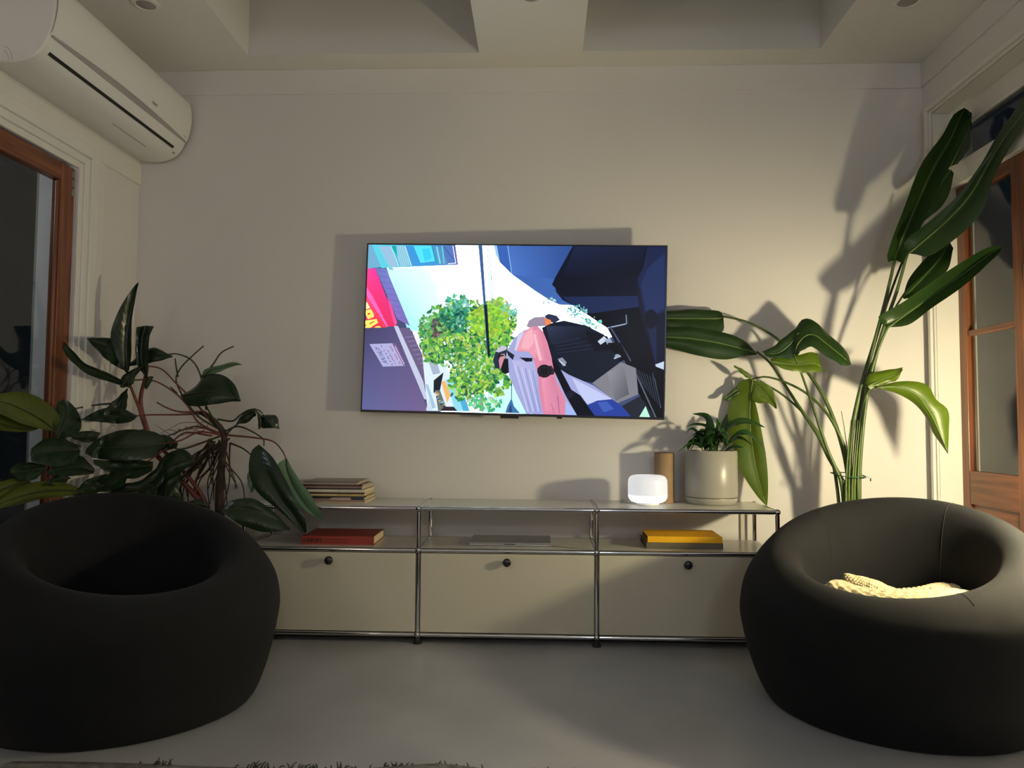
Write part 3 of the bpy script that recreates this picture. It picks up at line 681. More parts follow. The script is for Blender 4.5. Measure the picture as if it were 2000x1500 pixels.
# front panel: slightly proud shell above the split, with a bowed lower edge
rows = []
NY = 28
for i in range(NY + 1):
    t = i / NY; y = AY0 + .003 + (AY1 - AY0 - .006) * t
    zlow = 2.291 + .017 * math.sin(math.pi * t)
    r_ = []
    for k in range(17):
        z = zlow + (2.503 - zlow) * k / 16
        j = 0
        seg = [p for p in pp if p.x > -1.30 and p.z > 2.27]
        a_, b2 = seg[0], seg[-1]
        for q in range(len(seg) - 1):
            if seg[q].z <= z <= seg[q + 1].z: a_, b2 = seg[q], seg[q + 1]; break
        f_ = (z - a_.z) / max(1e-6, b2.z - a_.z); x = a_.x + (b2.x - a_.x) * min(1, max(0, f_))
        r_.append(V((x + (.006 if 0 < k < 16 else .001), y, z)))
    rows.append(r_)
MB().grid(rows).build('front_panel', M['acwhite'], ac, smooth=True)
# grey crescent under the bowed edge, black louvre slot, small badges
rows = []
for i in range(NY + 1):
    t = i / NY; y = AY0 + .012 + (AY1 - AY0 - .024) * t
    z0, z1 = 2.2870, 2.2915 + .017 * math.sin(math.pi * t)
    rows.append([V((xat(z0) + .0005, y, z0)), V((xat(z0) + .0042, y, z0 + .001)), V((xat((z0 + z1) / 2) + .0046, y, (z0 + z1) / 2)), V((xat(z1) + .0048, y, z1 + .003))])
MB().grid(rows).build('trim_strip', M['acgrey'], ac)
def strip_on(x0, z0, x1, z1, y0, y1, name, mt, lift=.0022):
    n = V((z0 - z1, 0, x1 - x0)); n = n.normalized() * lift
    if n.x < 0 or (abs(n.x) < 1e-6): n = -n
    a, b = V((x0, 0, z0)) + n, V((x1, 0, z1)) + n; c, d = V((x0, 0, z0)) - n, V((x1, 0, z1)) - n
    mm = MB()
    P_ = [V((q.x, y, q.z)) for y in (y0, y1) for q in (a, b, d, c)]
    mm.add(P_, [(0, 1, 2, 3), (7, 6, 5, 4), (0, 4, 5, 1), (1, 5, 6, 2), (2, 6, 7, 3), (3, 7, 4, 0)])
    return mm.build(name, mt, ac)
def pn(x_):   # z on the lower front for a given x
    seg = [p for p in pp if p.z < 2.30]
    for q in range(len(seg) - 1):
        if seg[q].x <= x_ <= seg[q + 1].x:
            f_ = (x_ - seg[q].x) / (seg[q + 1].x - seg[q].x); return seg[q].z + f_ * (seg[q + 1].z - seg[q].z)
    return 2.25
strip_on(-1.262, pn(-1.262), -1.254, pn(-1.254), -.635, .30, 'louvre_slot', M['slot'], .003)
strip_on(-1.330, pn(-1.330), -1.326, pn(-1.326), -.1, .18, 'flap_seam', M['acgrey'], .0010)
strip_on(-1.276, pn(-1.276), -1.268, pn(-1.268), .325, .345, 'display_badge', M['acgrey'], .0015)
bx = on_prof(2.345)
em = MB().lathe([(.0001, 0), (.009, 0), (.009, .002), (.0001, .002)], (0, 0, 0), 20).build('brand_emblem', M['acgrey'], ac)
em.rotation_euler = (0, math.radians(82), 0); em.location = (bx + .0045, .02, 2.338)
MB().box(bx + .004, bx + .0062, .033, .052, 2.333, 2.343).build('brand_lettering', M['acgrey'], ac)
MB().box(on_prof(2.31) + .0045, on_prof(2.31) + .007, .325, .365, 2.307, 2.312).build('model_lettering', M['acgrey'], ac)
# end-cap pipe knock-out: an engraved D outline
kk = [V((-1.392 + .028 * math.cos(a), AY0 - .0006, 2.197 + .05 * math.sin(a))) for a in [math.pi / 2 - i * math.pi / 2 / 12 for i in range(13)]]
MB().tube(kk, .0008, 6).build('knockout_outline', M['acgrey'], ac)
kk = [V((-1.395 + .018 * math.cos(a), AY0 - .0006, 2.197 + .036 * math.sin(a))) for a in [math.pi / 2 - i * math.pi / 2 / 12 for i in range(13)]]
MB().tube(kk, .0008, 6).build('knockout_outline', M['acgrey'], ac)

# ------------------------------------------------------------------ downlights
for (x, y, lab) in ((-1.137, -.212, 'round white recessed downlight near the air conditioner'), (2.003, -.150, 'round white recessed downlight above the french doors'),
                    (.466, -.232, 'round white recessed downlight between the two skylight wells')):
    dl = thing('downlight', lab, 'downlight', 'recessed ceiling downlights')
    MB().lathe([(.036, 0), (.040, -.006), (.056, -.004), (.058, 0)], (x, y, ZC), 40).build('trim_ring', M['trim'], dl, smooth=True, sharp=50)
    MB().lathe([(.0001, -.0015), (.037, -.0035), (.039, -.001)], (x, y, ZC), 40).build('lens', M['acgrey'], dl, smooth=True)
    done(dl, V((x, y, ZC)))

# ------------------------------------------------------------------ round lounge chairs
def lounge(cx, cy, face, label, R, hb_, hf, zb, rb, q, seams=()):
    """tub chair: low plump front lip, higher back; face turns the front (0 looks to -y)"""
    root = thing('round_lounge_chair', label, 'lounge chair', 'round black lounge chairs')
    NP, NA = 64, 144
    k = R / .56
    def prof(a):
        h = (hb_ + hf) / 2 + (hb_ - hf) / 2 * math.sin(a)          # a = 90 degrees is the back
        s_ = min(1, (h - zb) / .26)
        low = [(rb + (.56 - rb) * (1 - ((zb - z) / zb) ** 1.4) ** (1 / 1.4), z) for z in (zb * .75, zb * .52, zb * .32, zb * .15, zb * .04)]
        P_ = [(.296, .25), (.30, .272), (.31, .26 + (h - .26) * .45), (.335, .26 + (h - .26) * .8), (.37, h - .012), (.408, h), (.452, h - .016 * s_), (.505, h - .072 * s_),
              (.545, zb + (h - zb) * .42), (.56, zb)] + low + [(rb - .005, .0), (rb - .06, 0), (.2, 0)]
        return spline([V((r * k, 0, z)) for r, z in P_], NP)
    rows = []
    for i in range(NA):
        a = 2 * math.pi * i / NA; ca, sa = math.cos(a + face), math.sin(a + face)
        rows.append([V((cx + p.x * ca, cy + p.x * sa, max(0, p.z))) for p in prof(a)])
    MB().grid(rows + [rows[0]]).build('upholstered_shell', M['fabric'], root, smooth=True)
    rr = []
    for j in range(13):
        t = j / 12; r = .312 * k * t
        rr.append([V((cx + max(r, .0005) * math.cos(2 * math.pi * i / 64), cy + max(r, .0005) * math.sin(2 * math.pi * i / 64), .258 + .012 * math.cos(t * 1.57))) for i in range(65)])
    MB().grid(rr).build('seat', M['fabric'], root, smooth=True)
    for (deg, p0, p1) in seams:
        a = math.radians(deg) - face; pr_ = prof(a); ca, sa = math.cos(a + face), math.sin(a + face)
        MB().tube([V((cx + p.x * ca, cy + p.x * sa, p.z)) for p in pr_[p0:p1]], .0011, 6).build('seam', M['seam'], root, smooth=True)
    done(root, V((cx, cy, 0)))
    return root
lounge(1.701, -.611, -.578, 'black round lounge chair with a cream towel on its seat', .499, .656, .418, .289, .451, .664, ((113, 3, 26), (34, 3, 24), (-86, 9, 20)))
lounge(-.862, -.721, .735, 'empty black round lounge chair in front of the leafy plant', .491, .657, .412, .307, .464, .74)

# towel folded on the right chair's seat
tw = thing('towel', 'cream waffle towel with a frayed edge lying on the right lounge chair', 'towel')
def towel_fold(pts, wid, hgt_, seed, name):
    """a thick soft fold: flattened section along the traced crest, with waffle ribs"""
    C_ = spline([at(*p) - V((0, 0, 2 * hgt_)) for p in pts], 110); m = MB(); rows = []
    for i, p in enumerate(C_):
        t = i / 109; tg = (C_[min(i + 1, 109)] - C_[max(i - 1, 0)]).normalized(); sd = V((-tg.y, tg.x, 0)).normalized()
        e = (min(1, t / .07) * min(1, (1 - t) / .07)); e = math.sqrt(max(.02, e)); r_ = []
        for k in range(44):
            a = 2 * math.pi * k / 44
            rib = 1 + .12 * (1 if math.sin(i * .9) > 0 else -1) * (1 if math.sin(k * 1.43) > 0 else -1) + .16 * mnoise.noise(V((t * 6 + seed, math.cos(a), math.sin(a))))
            r_.append(p + sd * (math.cos(a) * wid * e * rib) + V((0, 0, 1)) * (math.sin(a) * hgt_ * e * rib + hgt_))
        rows.append(r_)
    m.grid(rows, closed=True)
    return m.build(name, M['towel'], tw, smooth=True)
towel_fold([(1610, 1138, -.60), (1625, 1133, -.62), (1665, 1146, -.66), (1720, 1153, -.69), (1790, 1156, -.69), (1850, 1152, -.66), (1890, 1150, -.60)], .075, .026, 1, 'folded_layer')
towel_fold([(1642, 1126, -.46), (1660, 1123, -.47), (1690, 1130, -.49), (1718, 1141, -.52), (1745, 1153, -.56)], .06, .030, 5, 'folded_layer')
towel_fold([(1745, 1152, -.56), (1790, 1150, -.55), (1840, 1142, -.52), (1868, 1139, -.48), (1885, 1142, -.46)], .06, .026, 9, 'folded_layer')
for k in range(14):
    a = at(1880 + random.uniform(-8, 12), 1146 + random.uniform(-3, 6), -.48 + random.uniform(-.03, .02))
    d = at(1892 + random.uniform(-26, 20), 1134 + random.uniform(-8, 8), -.50) - a
    MB().tube([a, a + d * .5 + V((0, 0, .005)), a + d], [.0045, .0042, .0018], 6).build('tassel', M['towel'], tw, smooth=True)
done(tw, V((1.72, -.6, .262)))

# ------------------------------------------------------------------ things on the sideboard
# glowing speaker
cx, cy = .985, .160
sp = thing('speaker_lamp', 'small round glowing white speaker lamp on the sideboard', 'speaker')
prof = [(.0001, .012), (.058, .012), (.072, .017), (.0815, .028), (.0855, .045), (.0855, .098), (.083, .114), (.074, .126), (.060, .131), (.0001, .1325)]
PP = spline([V((r, 0, z)) for r, z in prof[1:-1]], 40)
MB().lathe([(.0001, .012)] + [(p.x, p.z) for p in PP if p.z > .046] + [(.0001, .1325)], (cx, cy, ZT), 64).build('diffuser', emit('lamp_diffuser', (.97, .98, 1, 1), .56), sp, smooth=True, sharp=60)
MB().lathe([(.0001, .012)] + [(p.x + .0004, p.z) for p in PP if p.z <= .048] + [(.0001, .048)], (cx, cy, ZT), 64).build('light_ring', emit('lamp_ring', (.95, .97, 1, 1), .82), sp, smooth=True, sharp=60)
MB().lathe([(.0001, 0), (.046, 0), (.050, .004), (.050, .012), (.0001, .012)], (cx, cy, ZT), 48).build('base', M['acwhite'], sp, smooth=True, sharp=40)
MB().tube(spline([(cx - .05, cy + .02, ZT + .004), (cx - .10, cy + .10, ZT + .003), (cx - .10, cy + .16, ZT + .003), (cx - .07, cy + .18, ZT + .004)], 20), .0022, 8).build('power_cord', M['acgrey'], sp, smooth=True)
done(sp, V((cx, cy, ZT)))
# kraft tube
kt = thing('cardboard_cylinder', 'tall plain brown cylinder standing behind the glowing speaker', 'container')
kc = (1.077, .285, ZT)
MB().lathe([(.041, .225), (.0445, .2255), (.0445, 0), (.0001, 0), (.0001, .003), (.0415, .003), (.041, .22)], kc, 40).build('tube_wall', M['kraft'], kt, smooth=True, sharp=40)
MB().lathe([(.041, .2262), (.0448, .2262), (.0450, .2225), (.0446, .2222)], kc, 40).build('rim_band', mat('kraft_rim', srgb(120, 94, 68), .7, var=.05), kt, smooth=True, sharp=40)
done(kt, V(kc))
# lily pot
lp = thing('potted_lily', 'small dark leafed plant in a pale grey ceramic pot on the sideboard', 'potted plant')
pc_ = V((1.283, .255, ZT)); pr_ = .1155
MB().lathe([(.0001, .030), (pr_ - .012, .030), (pr_ - .003, .033), (pr_, .042), (pr_, .236), (pr_ - .003, .239), (pr_ - .006, .238), (pr_ - .008, .225), (pr_ - .008, .05), (.0001, .05)], pc_, 72).build('pot', M['pot'], lp, smooth=True, sharp=45)
MB().lathe([(.0001, 0), (pr_ - .014, 0), (pr_ - .008, .004), (pr_ - .001, .024), (pr_ - .002, .030), (pr_ - .010, .030), (pr_ - .012, .010), (.0001, .010)], pc_, 72).build('saucer', M['pot'], lp, smooth=True, sharp=45)
MB().lathe([(.0001, .215), (.06, .214), (pr_ - .009, .210)], pc_, 40).build('soil', M['soil'], lp, smooth=True)
def ribbon_leaf(pts, wid, mt, parent, name='leaf', base_frac=.35, fold=.25, sidehint=None, n=22, wave=.0):
    """blade along a 3-D curve: thin stalk first, then a lens-shaped blade"""
    C_ = spline(pts, n); rows = []; uvs = []
    for i, p in enumerate(C_):
        t = i / (n - 1); tg = (C_[min(i + 1, n - 1)] - C_[max(i - 1, 0)]).normalized()
        hint = sidehint or (V((0, 0, 1)).cross(tg).normalized() + V((0, -.2, .7)))
        sd = hint - tg * hint.dot(tg)
        if sd.length < 1e-4: sd = V((1, 0, 0))
        sd.normalize(); nm = sd.cross(tg)
        if nm.z < 0: nm = -nm
        u = (t - base_frac) / (1 - base_frac)
        wd = .0018 if u <= 0 else .0018 + wid * (math.sin(math.pi * min(1, u) ** .8) ** .9) * .5
        if t > .995: wd = .0003
        r_ = []
        for k in range(-3, 4):
            s = k / 3
            r_.append(p + sd * (wd * s) + nm * (abs(s) * wd * fold + wave * math.sin(t * 22 + k) * wd)); uvs.append((s, t))
        rows.append(r_)
    m = MB(); m.grid(rows); m.uv = uvs
    return m.build(name, mt, parent, smooth=True)
zp = ZT + .212
def lily(px, py, dy, mids, wid, bx=0, by=0):
    base = pc_ + V((bx, by, .212)); P_ = [base]
    for (mx_, my_, md) in mids: P_.append(at(mx_, my_, pc_.y + md))
    P_.append(at(px, py, pc_.y + dy)); ribbon_leaf(P_, wid * 1.7, M['lily'], lp, base_frac=.3)
lily(1352, 808, -.05, [(1386, 845, -.03), (1380, 815, -.04)], .026, -.01)
lily(1323, 883, -.07, [(1368, 872, -.05), (1350, 867, -.06)], .016, -.03)
lily(1350, 852, -.02, [(1392, 850, -.01), (1372, 843, -.02)], .018, -.02)
lily(1340, 834, .02, [(1385, 840, .01), (1360, 829, .02)], .014, -.01)
lily(1495, 835, -.04, [(1420, 840, -.02), (1452, 823, -.03)], .024, .02)
lily(1496, 885, -.05, [(1425, 860, -.03), (1455, 845, -.05), (1482, 865, -.05)], .020, .02)
lily(1470, 870, .0, [(1428, 862, .0), (1447, 856, .0)], .011, .02)
lily(1343, 880, .03, [(1365, 868, .01), (1352, 866, .02)], .030, -.03)
lily(1400, 815, .04, [(1402, 845, .02)], .020, .0, .02)
lily(1420, 808, .03, [(1412, 845, .02)], .022, .01, .02)
lily(1370, 870, -.09, [(1385, 852, -.05), (1374, 855, -.08)], .030, -.01, -.02)
lily(1452, 874, -.05, [(1430, 874, -.03)], .012, .03)
for k in range(46):
    a = random.uniform(0, 6.283); L_ = random.uniform(.04, .105); h_ = random.uniform(.05, .125)
    b0 = pc_ + V((.03 * math.cos(a) * random.random(), .03 * math.sin(a) * random.random(), .212))
    d = V((math.cos(a), math.sin(a) * .8, 0))
    ribbon_leaf([b0, b0 + d * L_ * .25 + V((0, 0, h_ * .7)), b0 + d * L_ * .65 + V((0, 0, h_)), b0 + d * L_ + V((0, 0, h_ * random.uniform(.4, .85)))], random.uniform(.018, .034), M['lily'], lp, base_frac=.4)
done(lp, pc_)

# books
def book(name, label, x0, x1, y0, depth, z, th, cov, pages, yaw=0, open_side='x', spine_text=None, cat='book'):
    root = thing(name, label, cat); L_ = x1 - x0
    c = mat(name + '_cover', cov, .45, var=.04, vscale=8)
    MB().box(0, L_, 0, depth, 0, .0022).build('back_cover', c, root, bevel=.0006)
    MB().box(0, L_, 0, depth, th - .0022, th).build('front_cover', c, root, bevel=.0006)
    MB().box(0, L_, -.0005, .0025, .0001, th - .0001).build('spine', c, root, bevel=.0008)
    MB().box(.003, L_ - .003, .0026, depth - .003, .0023, th - .0023).build('pages', pages, root)
    root.location = (x0, y0, z); root.rotation_euler = (0, 0, yaw)
    return root
rb = book('art_book', 'thick red book with dark lettering on its spine lying on the left shelf', -.522, -.206, .062, .245, ZM, .037, srgb(152, 56, 40), M['paper'], math.radians(1.2))
for body, hx, hz0, hz1, wx in (('NIRIN', .010, .0085, .0265, .080), ('upper line', .096, .0195, .0245, .118), ('lower line', .100, .0090, .0140, .104)):
    if body != 'NIRIN':
        # the two small lines cannot be read in the photograph: short illegible strokes
        mm = MB(); x = hx
        while x < hx + wx:
            wd = random.uniform(.003, .007); mm.box(x, x + wd, -.0012, -.0004, hz0 + random.uniform(0, .001), hz1 - random.uniform(0, .0012)); x += wd + random.uniform(.0012, .0028)
        mm.build('small_print', mat('dark_red_print', srgb(86, 20, 22), .6, var=.05), rb)
    else:
        cu = bpy.data.curves.new('spine_title', 'FONT'); cu.body = body; cu.extrude = .0003; cu.offset = .018
        o2 = bpy.data.objects.new('spine_title_src', cu); COL.objects.link(o2); bpy.context.view_layer.update()
        me = bpy.data.meshes.new_from_object(o2.evaluated_get(bpy.context.evaluated_depsgraph_get())); bpy.data.objects.remove(o2)
        xs_ = [v.co.x for v in me.vertices]; ys_ = [v.co.y for v in me.vertices]
        for v in me.vertices:
            v.co = V((hx + (v.co.x - min(xs_)) / (max(xs_) - min(xs_)) * wx, -.0009 - v.co.z * .3, hz0 + (v.co.y - min(ys_)) / (max(ys_) - min(ys_)) * (hz1 - hz0)))
        me.materials.clear(); me.materials.append(mat('black_print', (.012, .008, .01), .6, var=.05))
        ob = bpy.data.objects.new('spine_title', me); COL.objects.link(ob); ob.parent = rb
darkp = mat('grey_book_pages', srgb(110, 98, 84), .8, var=.1, vscale=3, stretch=(4, 4, 400))
book('grey_book', 'thin dark grey book under the yellow book on the right shelf', .966, 1.290, .068, .232, ZM, .0255, srgb(104, 96, 80), darkp, math.radians(-.5))
book('yellow_book', 'bright yellow book lying on top of the grey book', .972, 1.288, .072, .222, ZM + .0258, .0260, srgb(250, 188, 10), darkp, math.radians(-1.2))
# laptop
lt = thing('laptop', 'closed silver laptop on the middle shelf', 'laptop')
MB().box(.205, .560, .085, .322, ZM + .0012, ZM + .0082).build('base', M['silver'], lt, bevel=.002)
MB().box(.205, .560, .085, .322, ZM + .0090, ZM + .0140).build('lid', M['silver'], lt, bevel=.002)
MB().box(.209, .556, .089, .318, ZM + .0080, ZM + .0092).build('gasket', M['rubber'], lt)
MB().box(.36, .405, .083, .086, ZM + .0062, ZM + .0084).build('thumb_notch', M['rubber'], lt)
for fx in (.225, .54):
    for fy in (.105, .30): MB().lathe([(.0001, 0), (.007, 0), (.008, .0014), (.0001, .0014)], (fx, fy, ZM), 12).build('rubber_foot', M['rubber'], lt)
MB().lathe([(.0001, 0), (.016, 0), (.016, .0002), (.0001, .0002)], (.383, .205, ZM + .0140), 24).build('lid_emblem', mat('emblem_grey', (.75, .74, .72), .2, 1, var=.02), lt)
done(lt, V((.3825, .2, ZM)))
# magazines, bottom to top: (thickness, spine colour, x0, x1, y shift, label words)
mags = [(.0075, (176, 160, 132), 'tan spined magazine lying at the very bottom of the stack'),
        (.0070, (150, 118, 108), 'dusty pink magazine second from the bottom of the stack'),
        (.0110, (150, 128, 130), 'mauve magazine with black and pink spine blocks low in the stack'),
        (.0055, (52, 44, 40), 'thin near black magazine above the mauve one in the stack'),
        (.0080, (190, 164, 96), 'mustard yellow spined magazine in the middle of the stack'),
        (.0080, (70, 46, 38), 'dark brown magazine lying on the mustard yellow one'),
        (.0120, (206, 196, 182), 'thickest pale cream magazine in the stack'),
        (.0060, (48, 34, 32), 'black spined magazine lying on the pale cream one'),
        (.0075, (140, 112, 106), 'faded rose magazine above the black spined one'),
        (.0060, (62, 36, 34), 'dark maroon magazine third from the top of the stack'),
        (.0065, (160, 140, 130), 'greyish pink magazine second from the top of the stack'),
        (.0045, (112, 96, 86), 'thin taupe magazine on top of the stack')]
z = ZT
for i, (th, c, lab) in enumerate(mags):
    xr_ = -.252 + random.uniform(-.008, .003) - (.012 if i > 6 else 0) - (.025 if i > 9 else 0); x0 = xr_ - .29 - random.uniform(0, .01) + (.05 if i == 11 else 0)
    y0 = .100 + random.uniform(-.003, .006) + (.035 if i == 11 else .006 if i > 8 else 0); dp = .212 + random.uniform(-.01, .006)
    root = thing('magazine', lab, 'magazine', 'magazines stacked on the sideboard')
    cm_ = mat('magazine_cover', srgb(*c), .35, var=.12, vscale=14)
    Lm = xr_ - x0
    MB().box(0, Lm, 0, dp, 0, .0007).box(0, Lm, 0, dp, th - .0008, th - .0001).box(0, Lm, -.0004, .0012, 0, th - .0001).build('cover', cm_, root)
    MB().box(.001, Lm - .0015, .0014, dp - .001, .0008, th - .0009).build('pages', M['paper'], root)
    if i == 2:
        MB().box(.05, .15, -.0009, -.0003, .006, .0105).build('spine_print', M['knob'], root); MB().box(.14, Lm - .06, -.0010, -.0004, .001, .0055).build('spine_print', mat('pale_pink_print', srgb(214, 178, 162), .5, var=.04), root)
        MB().box(Lm - .058, Lm, -.0009, -.0003, .0005, .0105).build('spine_print', mat('slate_print', srgb(38, 40, 44), .5, var=.04), root)
    if i in (6, 4):
        MB().box(.02, Lm - .12, -.0008, -.0003, th * .4, th * .75).build('spine_print', mat('pale_spine_band', srgb(226, 216, 196), .5, var=.05), root)  # paler band along the middle of the spine
    root.location = (x0, y0, z); root.rotation_euler = (0, 0, math.radians(random.uniform(-1.2, 1.2) + (2.0 if i > 9 else 0)))
    z += th + .0002
# cable cover on the wall below the sideboard's top
x_ = at(1450, 1030, YB).x
tag(MB().box(x_ - .011, x_ + .011, YB - .012, YB, .14, .55).build('cable_cover', mat('cable_cover_paint', (.60, .57, .48), .5, var=.02), bevel=.002), 'narrow vertical cable cover on the wall behind the sideboard', 'cable cover')

# ------------------------------------------------------------------ floor lamp just outside the frame
fl = thing('floor_lamp', 'slim floor lamp with a small dome shade beside the right lounge chair', 'lamp')
lx, ly, lz = LAMP
MB().lathe([(.0001, 0), (.085, 0), (.09, .006), (.085, .014), (.012, .020), (.0001, .020)], (lx + .01, ly - .24, 0), 40).build('base', M['rubber'], fl, smooth=True, sharp=40)
MB().tube(spline([(lx + .01, ly - .24, .018), (lx + .01, ly - .24, .7), (lx + .01, ly - .235, .98), (lx + .005, ly - .15, 1.12), (lx, ly - .04, 1.10), (lx, ly, 1.045)], 40), .006, 10).build('pole', M['rubber'], fl, smooth=True)
dome = [(.105 * math.cos(t), .100 + .060 * math.sin(t)) for t in [math.pi / 2 * k / 12 for k in range(12)]] + [(.0001, .160)]
MB().lathe(dome + [(max(.0001, r - .004), z - .004) for r, z in dome[::-1]], (lx, ly, lz), 40).build('lamp_shade', M['acwhite'], fl, smooth=True, sharp=60)
MB().tube([(lx, ly, lz + .155), (lx, ly, lz + .05)], .014, 12).build('socket', M['rubber'], fl, smooth=True, sharp=40)
done(fl, V((lx + .01, ly - .24, 0)))

# ------------------------------------------------------------------ rug
rg = thing('rug', 'grey woven rug with a dark ragged fringe at the bottom of the frame', 'rug')
RX0, RX1, RYF = -.9, 1.25, -1.200
rows = []
for i in range(61):
    x = RX0 + (RX1 - RX0) * i / 60
    e = RYF + .006 * math.sin(x * 7.0) + .012 * math.exp(-((x - .25) / .14) ** 2)
    lift = .012 * math.exp(-((x - .25) / .14) ** 2)
    rows.append([V((x, e, .001)), V((x, e, .008 + lift)), V((x, e - .03, .012 + lift)), V((x, e - .12, .010)), V((x, -2.9, .010)), V((x, -2.9, .001))])
MB().grid(rows).build('rug_body', M['rug'], rg, smooth=True)
fr = MB()
for k in range(150):
    cl = random.choice([-.22, -.1, .0, .12, .2, .28, .34, .5, .62, .9, -.5]); x = cl + random.gauss(0, .025)
    e = RYF + .006 * math.sin(x * 7.0) + .012 * math.exp(-((x - .25) / .14) ** 2)
    d = V((random.uniform(-.012, .012), random.uniform(.008, .024), random.uniform(-.004, .012)))
    p = V((x, e - .004, .009)); q = p + d; q.z = max(.002, q.z)
    fr.tube([p, p + d * .5 + V((0, 0, .004)), q], [.0022, .0018, .0010], 5)
fo_ = fr.build('fringe', M['fringe'], rg); fo_['kind'] = 'stuff'
done(rg, V((.2, -2.0, 0)))

# ------------------------------------------------------------------ plants
def inroom(p):
    if p.x < XL + .03: return CAM + (p - CAM) * ((XL + .03 - CAM.x) / (p.x - CAM.x))
    if p.x > XR + .05: return CAM + (p - CAM) * ((XR + .05 - CAM.x) / (p.x - CAM.x))
    return p
def leaf3(parent, mt, L, Mi, R, yl, ym, yr, name='leaf', n=26, bulge=.006, ripple=.002, lab=None):
    """leaf blade from its left edge, midrib and right edge, each a 3-D curve (traced point + its own depth)"""
    allp = list(zip(L, [yl] * 99)) + list(zip(Mi, [ym] * 99)) + list(zip(R, [yr] * 99))
    ymax = max(max(y) if isinstance(y, (list, tuple)) else y for _, y in allp)
    def place(x, y, d):
        p = at(x, y, d); q = at(x, y, 0); lim = CAM.y + (XL + .07 - CAM.x) / (q.x - CAM.x) * (q.y - CAM.y) if q.x < CAM.x else 9
        if d > lim - .03: p = at(x, y, lim - .03 + (d - ymax) * .8)
        return inroom(p)
    def crv(px, ys):
        if not isinstance(ys, (list, tuple)): ys = [ys] * 2
        out = []
        for i, (x, y) in enumerate(px):
            t = i / (len(px) - 1) * (len(ys) - 1); k = min(int(t), len(ys) - 2); out.append(place(x, y, ys[k] + (ys[k + 1] - ys[k]) * (t - k)))
        return spline(out, n)
    A, B, C_ = crv(L, yl), crv(Mi, ym), crv(R, yr); rows = []; uvs = []
    sd_ = random.uniform(0, 50)
    for i in range(n):
        t = i / (n - 1); r_ = []
        tg = (B[min(i + 1, n - 1)] - B[max(i - 1, 0)]).normalized()
        nm = (C_[i] - A[i]).cross(tg)
        nm = nm.normalized() if nm.length > 1e-6 else V((0, -1, 0))
        if nm.y > 0: nm = -nm
        for k in range(-5, 6):
            s = abs(k) / 5; e = A[i] if k < 0 else C_[i]
            p = B[i].lerp(e, s) + nm * (bulge * 4 * s * (1 - s) * math.sin(math.pi * t) + ripple * s * math.sin(t * 19 + sd_ + (2 if k > 0 else 0)) + ripple * .6 * mnoise.noise(V((t * 9 + sd_, k * .5, 0))))
            r_.append(p); uvs.append((k / 5, t))
        rows.append(r_)
    m = MB(); m.grid(rows); m.uv = uvs
    ob = m.build(name, mt, parent, smooth=True)
    rib = MB().tube([b + V((0, -.0008, 0)) for b in B[:-2]], [.0042 * (1 - .8 * i / n) for i in range(n - 2)], 6)
    rib.build('midrib', M['stempale'] if mt in (M['sleaf'], M['sleafy']) else M['stemdark'], ob, smooth=True)
    if lab: ob['label'] = lab
    return ob
def stalk(parent, px, ys, r0_, r1_, mt, name='leaf_stalk', n=40, seg=10):
    if not isinstance(ys, (list, tuple)): ys = [ys, ys]
    P_ = []
    for i, (x, y) in enumerate(px):
        t = i / (len(px) - 1) * (len(ys) - 1); k = min(int(t), len(ys) - 2); P_.append(inroom(at(x, y, ys[k] + (ys[k + 1] - ys[k]) * (t - k))))
    C_ = spline(P_, n)
    return MB().tube(C_, [r0_ + (r1_ - r0_) * i / (n - 1) for i in range(n)], seg).build(name, mt, parent, smooth=True)

# ---- bird of paradise by the french doors
bp_ = thing('bird_of_paradise_plant', 'tall bird of paradise plant with huge green leaves beside the french doors', 'potted plant')
pb = V((1.86, .13, 0))
MB().lathe([(.0001, 0), (.125, 0), (.145, .02), (.155, .30), (.158, .34), (.150, .345), (.146, .33), (.140, .05), (.0001, .05)], pb, 48).build('pot', M['darkpot'], bp_, smooth=True, sharp=45)
MB().lathe([(.0001, .30), (.08, .30), (.146, .295)], pb, 32).build('soil', M['soil'], bp_, smooth=True)
SL, SY_ = M['sleaf'], M['sleafy']
lowy = 1090
# stalks (bottom to leaf)
stalk(bp_, [(1662, lowy), (1659, 972), (1662, 860), (1681, 759), (1711, 657), (1734, 567), (1748, 505)], [.13, .12, .10, .08], .0135, .006, M['stem'])
stalk(bp_, [(1678, lowy), (1671, 972), (1681, 845), (1696, 755), (1722, 654), (1752, 567), (1772, 495)], [.15, .14, .08, .02], .0135, .006, M['stem'])
stalk(bp_, [(1684, lowy), (1678, 960), (1684, 850), (1698, 745), (1715, 684), (1735, 636)], [.11, .10, .07, .03], .011, .005, M['stem'])
stalk(bp_, [(1676, lowy), (1676, 930), (1686, 800), (1696, 764), (1710, 756), (1724, 760)], [.12, .10, .06, .02], .010, .004, M['stem'])
stalk(bp_, [(1656, lowy), (1653, 965), (1640, 930), (1617, 890), (1599, 852), (1569, 807), (1535, 755), (1505, 710), (1478, 687)], [.13, .13, .17, .25, .32], .0125, .005, M['stem'])
stalk(bp_, [(1664, lowy), (1660, 960), (1655, 920), (1647, 879), (1632, 830), (1610, 777), (1576, 725), (1546, 691), (1512, 657), (1460, 629), (1408, 617)], [.14, .14, .18, .26, .33], .012, .0045, M['stem'])
stalk(bp_, [(1652, lowy), (1646, 960), (1632, 915), (1617, 880), (1602, 837), (1587, 792), (1569, 740), (1550, 690)], [.12, .12, .13, .16], .010, .004, M['stem'])
stalk(bp_, [(1668, lowy), (1662, 920), (1647, 867), (1625, 822), (1602, 792), (1572, 766), (1535, 747), (1497, 736), (1470, 740)], [.12, .12, .20, .29], .010, .004, M['stem'])
